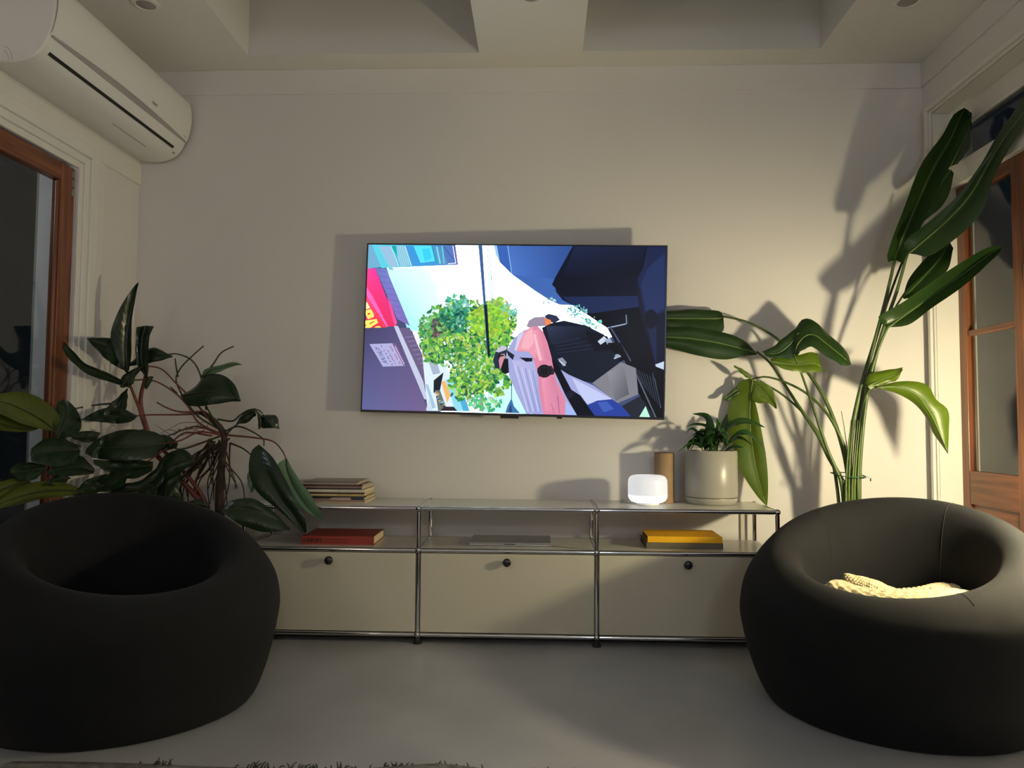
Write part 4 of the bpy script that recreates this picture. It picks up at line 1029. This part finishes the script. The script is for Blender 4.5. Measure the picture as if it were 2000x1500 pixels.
stalk(bp_, [(1648, lowy), (1630, 920), (1600, 850), (1569, 807), (1527, 770), (1485, 745)], [.14, .15, .24, .30], .0085, .004, M['stem'])
stalk(bp_, [(1666, lowy), (1662, 930), (1655, 879), (1648, 830), (1643, 803)], [.11, .10], .006, .0012, M['stem'], 'new_shoot')
stalk(bp_, [(1672, lowy), (1674, 930), (1690, 760), (1740, 620), (1775, 560)], [.16, .15, .15], .010, .004, M['stemdark'])
stalk(bp_, [(1668, lowy), (1668, 930), (1684, 770), (1730, 600), (1790, 440)], [.17, .17, .19], .010, .004, M['stemdark'])
for (a, b, c, d) in ((1657, 1652, 1655, 1662), (1668, 1664, 1668, 1676), (1682, 1676, 1677, 1684), (1662, 1658, 1660, 1669), (1674, 1669, 1672, 1680)):
    stalk(bp_, [(a, lowy), (b, 975), (c, 900), (d, 820)], [.12, .095, .09], .0085, .0012, M['stempale'], 'leaf_sheath')
# leaf A (upright, tallest)
leaf3(bp_, SL, [(1746, 508), (1731, 505), (1762, 415), (1800, 320), (1842, 262), (1862, 225), (1882, 211)], [(1748, 508), (1752, 490), (1785, 410), (1822, 330), (1856, 272), (1872, 235), (1885, 212)],
      [(1750, 508), (1768, 510), (1800, 440), (1842, 350), (1876, 285), (1893, 245), (1890, 214)], [.06, .02, .08], [.08, .09, .13], [.06, .03, .09])
# leaf behind A and B
leaf3(bp_, SL, [(1792, 430), (1795, 405), (1830, 345), (1852, 330)], [(1794, 432), (1815, 395), (1840, 355), (1858, 332)], [(1800, 436), (1842, 400), (1858, 365), (1862, 338)], [.17, .18], [.19, .20], [.18, .19])
leaf3(bp_, SL, [(1850, 325), (1862, 270), (1880, 225), (1890, 215)], [(1856, 325), (1876, 285), (1888, 245), (1894, 218)], [(1870, 320), (1893, 290), (1897, 250), (1897, 220)], [.20, .21], [.22, .22], [.20, .21])
# leaf B (leaning out over the doors)
leaf3(bp_, SL, [(1770, 492), (1768, 470), (1815, 432), (1868, 385), (1912, 325), (1950, 262), (2000, 190), (2030, 135)], [(1775, 495), (1795, 478), (1850, 430), (1895, 380), (1930, 322), (1965, 265), (2008, 205), (2032, 137)],
      [(1790, 497), (1818, 499), (1880, 455), (1920, 410), (1940, 350), (1975, 285), (2016, 220), (2034, 140)], [.02, -.02, -.10, -.16], [.0, -.03, -.10, -.16], [-.02, -.07, -.14, -.16])
# dark leaf in their shade
leaf3(bp_, SL, [(1764, 580), (1775, 545), (1812, 500), (1850, 470)], [(1764, 582), (1800, 545), (1835, 505), (1855, 472)], [(1766, 584), (1810, 575), (1850, 528), (1862, 485)], [.14, .12], [.16, .16], [.13, .11])
# leaf E (bright, pointing right)
leaf3(bp_, SL, [(1722, 632), (1717, 617), (1762, 591), (1850, 530), (1925, 485), (1957, 480)], [(1734, 640), (1775, 610), (1850, 558), (1915, 510), (1945, 489), (1957, 481)],
      [(1726, 640), (1775, 634), (1822, 600), (1880, 560), (1930, 515), (1955, 490), (1957, 482)], [.05, .0, -.06, -.10], [.03, .03, -.02, -.10], [.04, -.03, -.08, -.10])
# leaf F (two lobes drooping to the right)
leaf3(bp_, SY_, [(1690, 748), (1700, 730), (1735, 722), (1764, 718)], [(1694, 755), (1720, 742), (1745, 733), (1762, 720)], [(1700, 760), (1735, 748), (1752, 742), (1763, 722)], [.05, .06], [.03, .05], [.03, .04])
leaf3(bp_, SY_, [(1712, 756), (1755, 745), (1795, 746), (1816, 757), (1828, 780), (1852, 802), (1853, 845), (1852, 886)], [(1712, 757), (1752, 756), (1788, 770), (1812, 800), (1828, 830), (1840, 858), (1848, 875), (1852, 886)],
      [(1712, 758), (1750, 768), (1785, 788), (1808, 815), (1822, 845), (1836, 865), (1846, 880), (1851, 886)], [.03, .0, -.02, -.03], [.02, -.01, -.03, -.04], [.04, .02, .0, -.03])
# leaves G and H reaching behind the television
leaf3(bp_, SL, [(1478, 688), (1452, 664), (1400, 646), (1340, 638), (1280, 642), (1240, 650)], [(1479, 690), (1445, 680), (1395, 668), (1335, 660), (1280, 658), (1238, 654)],
      [(1478, 692), (1450, 697), (1412, 702), (1360, 694), (1300, 676), (1240, 660)], [.31, .315, .32], [.30, .305, .325], [.29, .30, .32], ripple=.004, bulge=.012)
leaf3(bp_, SL, [(1412, 618), (1404, 608), (1360, 604), (1310, 606), (1262, 612), (1240, 618)], [(1413, 620), (1400, 622), (1358, 622), (1310, 622), (1262, 622), (1238, 620)],
      [(1413, 622), (1411, 648), (1370, 652), (1320, 646), (1270, 634), (1240, 624)], [.35, .35, .345], [.335, .335, .34], [.32, .325, .335], ripple=.003, bulge=.010)
# folded leaf I
leaf3(bp_, SL, [(1552, 690), (1548, 660), (1560, 630), (1572, 622), (1590, 628), (1625, 658), (1655, 690), (1664, 710)], [(1553, 692), (1558, 672), (1575, 655), (1592, 655), (1615, 672), (1640, 692), (1656, 706), (1663, 712)],
      [(1554, 694), (1570, 682), (1582, 676), (1595, 684), (1612, 694), (1632, 708), (1650, 714), (1662, 713)], [.17, .20, .16, .12], [.15, .15, .11, .10], [.14, .11, .09, .10], ripple=.005, bulge=.008)
leaf3(bp_, SL, [(1556, 640), (1530, 660), (1508, 678), (1488, 686)], [(1560, 650), (1540, 675), (1518, 690), (1492, 690)], [(1562, 690), (1548, 702), (1525, 702), (1496, 696)], [.19, .20], [.17, .19], [.15, .18])
leaf3(bp_, SY_, [(1505, 700), (1520, 698), (1555, 694), (1582, 688), (1597, 690)], [(1506, 706), (1530, 710), (1560, 712), (1588, 710), (1604, 716)], [(1510, 712), (1535, 722), (1562, 728), (1590, 727), (1608, 726)], [.18, .16], [.16, .15], [.15, .14])
# hanging leaf J with its torn lobes
leaf3(bp_, SY_, [(1468, 738), (1442, 748), (1428, 785), (1420, 820), (1432, 870), (1450, 925), (1478, 968), (1496, 988)], [(1470, 740), (1466, 770), (1464, 810), (1466, 850), (1472, 895), (1482, 940), (1491, 970), (1497, 988)],
      [(1472, 740), (1472, 770), (1480, 805), (1488, 845), (1496, 890), (1500, 935), (1500, 970), (1498, 988)], [.30, .35, .36, .31, .25], [.29, .335, .33, .29, .25], [.29, .31, .30, .27, .25], bulge=.006)
leaf3(bp_, SY_, [(1471, 742), (1492, 748), (1508, 758), (1514, 780), (1518, 798)], [(1471, 746), (1484, 760), (1496, 772), (1508, 786), (1517, 798)], [(1469, 752), (1470, 780), (1484, 788), (1498, 786), (1516, 799)], [.29, .26], [.30, .27], [.31, .27])
leaf3(bp_, SY_, [(1466, 734), (1455, 724), (1442, 717), (1432, 713)], [(1468, 738), (1456, 729), (1444, 721), (1433, 714)], [(1470, 742), (1456, 736), (1444, 726), (1434, 716)], [.30, .30], [.29, .29], [.29, .29])
leaf3(bp_, SL, [(1452, 752), (1432, 760), (1420, 772), (1410, 778)], [(1453, 756), (1436, 764), (1422, 774), (1411, 779)], [(1454, 762), (1438, 772), (1424, 782), (1411, 781)], [.33, .33], [.34, .33], [.33, .33])
# twine tie with its clip
tp = [at(x, y, d) for x, y, d in ((1622, 923, .16), (1640, 929, .08), (1668, 932, .06), (1692, 931, .09))]
MB().tube(spline(tp, 24), .0022, 6).build('twine', M['twine'], bp_, smooth=True)
MB().tube(spline([tp[-1], at(1676, 926, .16), at(1648, 923, .20), tp[0]], 24), .0022, 6).build('twine', M['twine'], bp_, smooth=True)
MB().tube([at(1683, 934, .085), at(1692, 932, .08), at(1698, 931, .08), at(1701, 934, .08), at(1700, 940, .08)], [.0035, .003, .003, .003, .0025], 8).build('clip', M['steel'], bp_, smooth=True)
done(bp_, pb)

# ---- philodendron behind the left chair
ph = thing('philodendron_plant', 'dark bushy philodendron with red stems behind the left lounge chair', 'potted plant')
pq = V((-.955, .13, 0))
MB().lathe([(.0001, 0), (.13, 0), (.15, .02), (.165, .36), (.168, .40), (.158, .405), (.154, .38), (.145, .05), (.0001, .05)], pq, 48).build('pot', M['darkpot'], ph, smooth=True, sharp=45)
MB().lathe([(.0001, .37), (.08, .37), (.155, .36)], pq, 32).build('soil', M['soil'], ph, smooth=True)
z7 = lambda x, y: (x * .36, 520 + y * .36)
def zl(pts): return [z7(*p) for p in pts]
PL, PU, PO = M['pleaf'], M['punder'], M['polive']
def pl(mt, L, Mi, R, yl, ym, yr, **k): return leaf3(ph, mt, zl(L), zl(Mi), zl(R), yl, ym, yr, bulge=.008, **k)
def ps(pts, ys, a, b, mt, name='leaf_stalk'): return stalk(ph, zl(pts), ys, a, b, mt, name, 30, 8)
# trunks
ps([(1130, 1500), (1100, 1300), (830, 1000), (800, 890), (768, 780), (765, 700), (790, 600), (800, 540)], [.10, .08, .05], .014, .008, M['stemred'], 'trunk')
ps([(1150, 1500), (1100, 1250), (880, 990), (790, 880), (755, 770), (715, 670), (690, 600)], [.12, .08, .04], .011, .006, M['stemred'], 'trunk')
ps([(1200, 1500), (1190, 1250), (1205, 1050), (1215, 915), (1150, 830), (1090, 790)], [.13, .13, .12], .024, .012, M['root'], 'trunk')
# leaf stalks
for pts, ys, mt in (
    ([(1200, 910), (1080, 850), (1020, 760), (940, 680), (830, 620), (715, 618)], [.12, .08, .06], 'stemred'),
    ([(1150, 850), (1060, 740), (960, 640), (880, 560), (800, 540)], [.12, .08, .06], 'stemred'),
    ([(1180, 880), (1060, 800), (960, 640), (975, 560), (1040, 490), (1105, 432)], [.12, .10, .1], 'stemdark'),
    ([(1120, 780), (1090, 600), (1040, 510), (960, 476), (900, 480)], [.12, .11, .08], 'stemdark'),
    ([(1090, 600), (1150, 540), (1200, 470), (1268, 434)], [.12, .14], 'stemdark'),
    ([(1200, 900), (1130, 780), (1120, 760), (1060, 700)], [.12, .06], 'stemdark'),
    ([(1090, 800), (960, 805), (820, 806), (735, 812)], [.12, .06], 'stemred'),
    ([(1090, 790), (980, 790), (910, 770), (850, 738)], [.12, .08], 'stemred'),
    ([(1200, 915), (1080, 900), (980, 945), (880, 965), (850, 970)], [.12, .06, .04], 'stemred'),
    ([(1190, 910), (1060, 870), (900, 925)], [.12, .08], 'stemdark'),
    ([(1220, 915), (1380, 930), (1480, 950), (1530, 1000), (1552, 1045)], [.12, .10, .08], 'stemred'),
    ([(1210, 900), (1300, 870), (1420, 930), (1432, 975)], [.12, .12, .10], 'stemdark'),
    ([(1250, 960), (1320, 990), (1380, 1040)], [.12, .06], 'stemdark'),
    ([(1180, 830), (1260, 840), (1300, 810), (1350, 780), (1400, 780), (1425, 800)], [.12, .12], 'stemdark'),
    ([(790, 880), (640, 960), (480, 985), (370, 950), (300, 890)], [.04, .0, -.04], 'stemdark'),
    ([(1230, 910), (1270, 870), (1300, 850)], [.12, .12], 'stemdark'),
    ([(600, 745), (500, 755), (410, 772)], [.04, .05], 'stemdark'),
    ([(1200, 920), (1000, 990), (930, 980), (870, 970)], [.12, .1, .08], 'stemdark'),
    ([(960, 690), (930, 660), (925, 655)], [.1, .1], 'stemdark'), ([(965, 600), (955, 540), (950, 500)], [.1, .1], 'stemdark'),
    ([(1150, 920), (1000, 905), (900, 990), (800, 1060)], [.12, .08, .02], 'stemred')):
    ps(pts, ys, .0045, .0028, M[mt])
# hanging aerial roots
for k in range(34):
    x0 = 1190 + random.uniform(-50, 60); x1 = 1130 + random.uniform(-260, 190); y1 = random.uniform(1180, 1330); dy = random.uniform(.06, .20)
    ps([(x0, 930 + random.uniform(0, 60)), ((x0 * .55 + x1 * .45) + random.uniform(-15, 15), 1060 + random.uniform(-30, 30)), (x1 + random.uniform(-15, 15), 1170), (x1 + random.uniform(-20, 20), y1)], [.12, dy, dy], .0040, .0022, M['root'], 'aerial_root')
for k in range(9):
    x0 = 1120 + random.uniform(-160, 40); y0 = random.uniform(830, 960)
    ps([(x0, y0), (x0 - random.uniform(30, 110), y0 + random.uniform(-10, 50)), (x0 - random.uniform(80, 180), y0 + random.uniform(-30, 90))], [.10, .06], .0016, .0008, M['stemred'], 'aerial_root')
# leaves
pl(PL, [(690, 590), (640, 500), (600, 385), (630, 270), (690, 160), (752, 82)], [(692, 592), (690, 480), (692, 390), (705, 290), (725, 190), (752, 82)], [(697, 590), (712, 480), (714, 380), (716, 290), (732, 190), (753, 82)], [.05, .0, .02], [.06, .05, .04], [.04, .03, .03], lab='upright pointed leaf')
pl(PL, [(700, 400), (612, 390), (540, 388), (468, 390)], [(698, 480), (620, 450), (540, 420), (470, 391)], [(692, 570), (630, 545), (560, 490), (472, 396)], [.10, .08], [.08, .07], [.05, .06])
pl(PL, [(785, 600), (740, 520), (735, 400), (742, 330)], [(790, 605), (770, 520), (772, 400), (790, 322)], [(797, 605), (808, 500), (808, 400), (834, 325)], [.04, .02], [.05, .06], [.03, .02])
pl(PL, [(690, 535), (760, 480), (830, 440), (935, 486)], [(692, 540), (780, 505), (860, 480), (936, 490)], [(694, 542), (760, 535), (860, 515), (936, 494)], [.09, .08], [.07, .07], [.06, .07])
pl(PL, [(700, 640), (600, 585), (470, 530), (395, 460), (360, 418), (345, 410)], [(702, 650), (600, 608), (480, 560), (400, 490), (355, 430), (344, 411)], [(700, 660), (600, 630), (490, 592), (400, 530), (340, 450), (340, 413)], [.02, -.02, -.03], [.03, .0, -.02], [.02, -.02, -.03])
pl(PL, [(982, 700), (1060, 650), (1120, 590), (1200, 588), (1272, 640), (1306, 728)], [(982, 703), (1060, 690), (1130, 680), (1200, 690), (1260, 705), (1306, 730)], [(985, 710), (1020, 755), (1100, 758), (1170, 748), (1240, 738), (1305, 732)], [.10, .10, .06], [.06, .03, .04], [.05, .02, .05])
pl(PU, [(1096, 600), (1110, 560), (1180, 540), (1270, 520), (1313, 535)], [(1098, 602), (1140, 568), (1200, 550), (1270, 532), (1313, 536)], [(1100, 606), (1160, 585), (1220, 560), (1275, 540), (1313, 537)], [.12, .12], [.10, .11], [.11, .12])
pl(PL, [(1282, 850), (1310, 810), (1350, 780), (1378, 770)], [(1285, 853), (1330, 830), (1365, 810), (1385, 790)], [(1290, 856), (1340, 850), (1375, 820), (1390, 810)], [.12, .12], [.10, .10], [.12, .11])
pl(PL, [(1378, 768), (1395, 800), (1400, 850), (1400, 886)], [(1382, 772), (1405, 815), (1412, 850), (1404, 886)], [(1386, 776), (1425, 820), (1425, 862), (1408, 886)], [.11, .11], [.09, .09], [.11, .11])
pl(PL, [(1420, 806), (1424, 840), (1422, 880)], [(1425, 806), (1460, 840), (1490, 878)], [(1430, 806), (1500, 812), (1516, 882)], [.12, .11], [.10, .09], [.12, .11])
pl(PL, [(1402, 968), (1362, 1010), (1350, 1120), (1400, 1230), (1520, 1330), (1640, 1445)], [(1405, 970), (1420, 1060), (1460, 1150), (1520, 1260), (1590, 1350), (1650, 1448)], [(1410, 970), (1482, 1040), (1545, 1150), (1600, 1260), (1650, 1350), (1666, 1440)], [.06, -.02, -.06], [.06, -.03, -.05], [.05, -.04, -.06], lab='long dark drooping leaf')
pl(PU, [(1550, 1042), (1502, 1085), (1535, 1190), (1585, 1280), (1650, 1325), (1755, 1382)], [(1552, 1044), (1560, 1110), (1600, 1200), (1650, 1280), (1700, 1340), (1755, 1382)], [(1556, 1044), (1590, 1105), (1640, 1180), (1690, 1245), (1725, 1310), (1756, 1380)], [.05, -.01, -.05], [.06, -.01, -.04], [.06, -.02, -.05], lab='pale green underside of a drooping leaf')
pl(PU, [(1360, 1090), (1342, 1130), (1345, 1180), (1360, 1230)], [(1365, 1095), (1372, 1130), (1375, 1180), (1362, 1230)], [(1370, 1100), (1400, 1130), (1405, 1180), (1365, 1230)], [.09, .09], [.1, .1], [.09, .09])
pl(PL, [(1195, 1320), (1260, 1270), (1370, 1260), (1470, 1320), (1572, 1420)], [(1196, 1325), (1280, 1320), (1380, 1330), (1480, 1370), (1574, 1425)], [(1200, 1330), (1300, 1400), (1420, 1440), (1500, 1440), (1572, 1430)], [-.04, -.05], [-.06, -.07], [-.09, -.08])
pl(PL, [(690, 660), (640, 710), (600, 745), (560, 790)], [(692, 665), (660, 730), (640, 770), (620, 800)], [(694, 668), (690, 740), (680, 790), (670, 815)], [.04, .02], [.05, .04], [.03, .02])
pl(PL, [(742, 810), (660, 770), (560, 770), (440, 830)], [(742, 815), (660, 805), (560, 815), (440, 832)], [(730, 830), (690, 850), (600, 852), (442, 835)], [.02, -.02], [.0, -.02], [-.02, -.03])
pl(PL, [(898, 935), (830, 898), (700, 885), (570, 915), (480, 975), (462, 1010)], [(900, 960), (820, 970), (720, 978), (600, 985), (520, 990), (462, 1012)], [(898, 975), (830, 1035), (720, 1052), (600, 1050), (510, 1040), (464, 1014)], [.05, -.02, -.05], [.03, -.05, -.06], [.0, -.07, -.07], lab='broad oval leaf with a pale midrib')
pl(PO, [(300, 890), (325, 825), (250, 735), (130, 684), (0, 690), (-90, 710)], [(296, 892), (250, 850), (170, 800), (60, 750), (-20, 730), (-90, 718)], [(290, 895), (210, 880), (110, 850), (0, 800), (-60, 760), (-92, 724)], [-.02, -.08, -.10], [-.04, -.08, -.10], [-.06, -.12, -.12], lab='large olive leaf at the left edge')
pl(PO, [(200, 870), (110, 850), (0, 800), (-60, 790)], [(200, 880), (110, 880), (0, 850), (-60, 820)], [(195, 890), (110, 900), (0, 890), (-60, 870)], [-.05, -.08], [-.06, -.08], [-.04, -.06])
pl(PL, [(300, 930), (290, 830), (310, 750), (345, 718)], [(310, 935), (350, 850), (365, 790), (350, 720)], [(320, 940), (430, 900), (430, 800), (360, 722)], [.0, -.02], [.0, -.02], [.02, .02])
pl(PL, [(395, 915), (450, 895), (510, 895), (546, 905)], [(392, 925), (450, 925), (510, 922), (546, 908)], [(395, 935), (450, 955), (505, 952), (546, 912)], [.0, .0], [-.02, -.02], [-.01, -.01])
pl(PL, [(430, 985), (360, 940), (250, 935), (170, 990)], [(432, 1000), (350, 1000), (250, 1010), (165, 1020)], [(430, 1020), (390, 1070), (280, 1085), (168, 1060)], [-.02, -.06], [-.04, -.06], [-.06, -.08])
pl(PL, [(250, 1085), (180, 1065), (100, 1070), (55, 1100)], [(250, 1095), (180, 1105), (110, 1115), (55, 1115)], [(250, 1105), (190, 1155), (120, 1165), (60, 1130)], [-.04, -.06], [-.05, -.06], [-.06, -.08])
pl(PO, [(440, 1215), (400, 1188), (250, 1165), (120, 1190), (20, 1250), (-60, 1300)], [(442, 1222), (350, 1215), (240, 1220), (120, 1245), (20, 1280), (-60, 1310)], [(440, 1230), (340, 1250), (230, 1262), (120, 1290), (20, 1310), (-60, 1330)], [-.04, -.08, -.10], [-.06, -.08, -.10], [-.08, -.12, -.12], lab='yellow green leaf resting above the left chair')
pl(PO, [(160, 1160), (90, 1150), (0, 1170), (-60, 1200)], [(165, 1175), (90, 1185), (0, 1215), (-60, 1240)], [(160, 1190), (90, 1220), (10, 1255), (-60, 1290)], [-.01, -.04], [-.02, -.04], [-.04, -.05])
pl(PL, [(512, 1100), (450, 1035), (370, 1035), (250, 1120)], [(512, 1110), (430, 1090), (350, 1095), (250, 1126)], [(510, 1125), (430, 1135), (340, 1140), (252, 1130)], [-.02, -.06], [-.04, -.06], [-.05, -.08])
pl(PL, [(1060, 1050), (1000, 995), (900, 1020), (850, 1090), (826, 1160)], [(1058, 1060), (980, 1060), (910, 1090), (860, 1130), (826, 1164)], [(1055, 1070), (990, 1110), (930, 1140), (880, 1160), (828, 1168)], [.08, .04], [.04, .01], [.04, .02])
pl(PL, [(830, 1060), (720, 1045), (600, 1050), (505, 1050)], [(830, 1080), (720, 1090), (610, 1090), (506, 1060)], [(825, 1110), (740, 1150), (620, 1140), (508, 1075)], [.02, -.02], [.0, -.03], [-.02, -.04])
pl(PL, [(880, 1040), (840, 1100), (760, 1160), (650, 1190)], [(885, 1060), (850, 1140), (770, 1190), (655, 1205)], [(890, 1080), (880, 1180), (790, 1230), (660, 1220)], [.03, .0], [.02, -.01], [.0, -.02])
pl(PL, [(640, 1130), (560, 1130), (470, 1160), (420, 1210)], [(640, 1150), (560, 1165), (480, 1200), (425, 1225)], [(640, 1175), (570, 1200), (500, 1235), (430, 1235)], [-.01, -.03], [-.02, -.04], [-.03, -.05])
pl(PL, [(960, 950), (900, 915), (850, 920)], [(965, 965), (900, 960), (850, 960)], [(960, 985), (900, 1000), (855, 1000)], [.08, .08], [.06, .06], [.07, .07])
pl(PL, [(780, 1180), (690, 1175), (610, 1215), (560, 1250)], [(785, 1210), (700, 1215), (620, 1245), (562, 1260)], [(785, 1240), (710, 1260), (640, 1280), (566, 1272)], [.0, -.02], [-.01, -.03], [-.02, -.03])
pl(PL, [(980, 1110), (900, 1150), (840, 1210), (830, 1270)], [(985, 1130), (930, 1180), (880, 1230), (840, 1275)], [(990, 1150), (970, 1210), (930, 1260), (850, 1285)], [.05, .03], [.04, .02], [.03, .02])
pl(PL, [(800, 600), (780, 640), (790, 670)], [(810, 598), (805, 630), (795, 668)], [(822, 596), (832, 606), (800, 666)], [.05, .05], [.04, .04], [.05, .05])
pl(PL, [(650, 660), (660, 600), (720, 560), (780, 530)], [(655, 655), (690, 615), (730, 580), (782, 540)], [(665, 660), (720, 640), (740, 590), (784, 550)], [.03, .04], [.02, .03], [.03, .04])
for (x, y, a, ln, wd, dd) in ((700, 1130, 200, 210, 95, -.03), (860, 1190, 215, 190, 85, -.02), (560, 1190, 190, 180, 70, -.06), (960, 1180, 240, 150, 70, .0), (760, 1060, 165, 170, 80, .02), (380, 1150, 185, 150, 60, -.08), (1000, 1260, 200, 190, 70, -.04), (1130, 1300, 170, 150, 60, -.05)):
    ca, sa = math.cos(math.radians(a)), -math.sin(math.radians(a))
    f = lambda t, o: (x + ca * ln * t - sa * o, y + sa * ln * t + ca * o + 25 * t * t)
    pl(PL, [f(0, 0), f(.25, wd * .5), f(.6, wd * .42), f(1, 0)], [f(0, 0), f(.3, 4), f(.6, 4), f(1, 0)], [f(0, 0), f(.25, -wd * .5), f(.6, -wd * .42), f(1, 0)], [dd, dd - .02], [dd - .03, dd - .04], [dd - .01, dd - .03])
done(ph, pq)
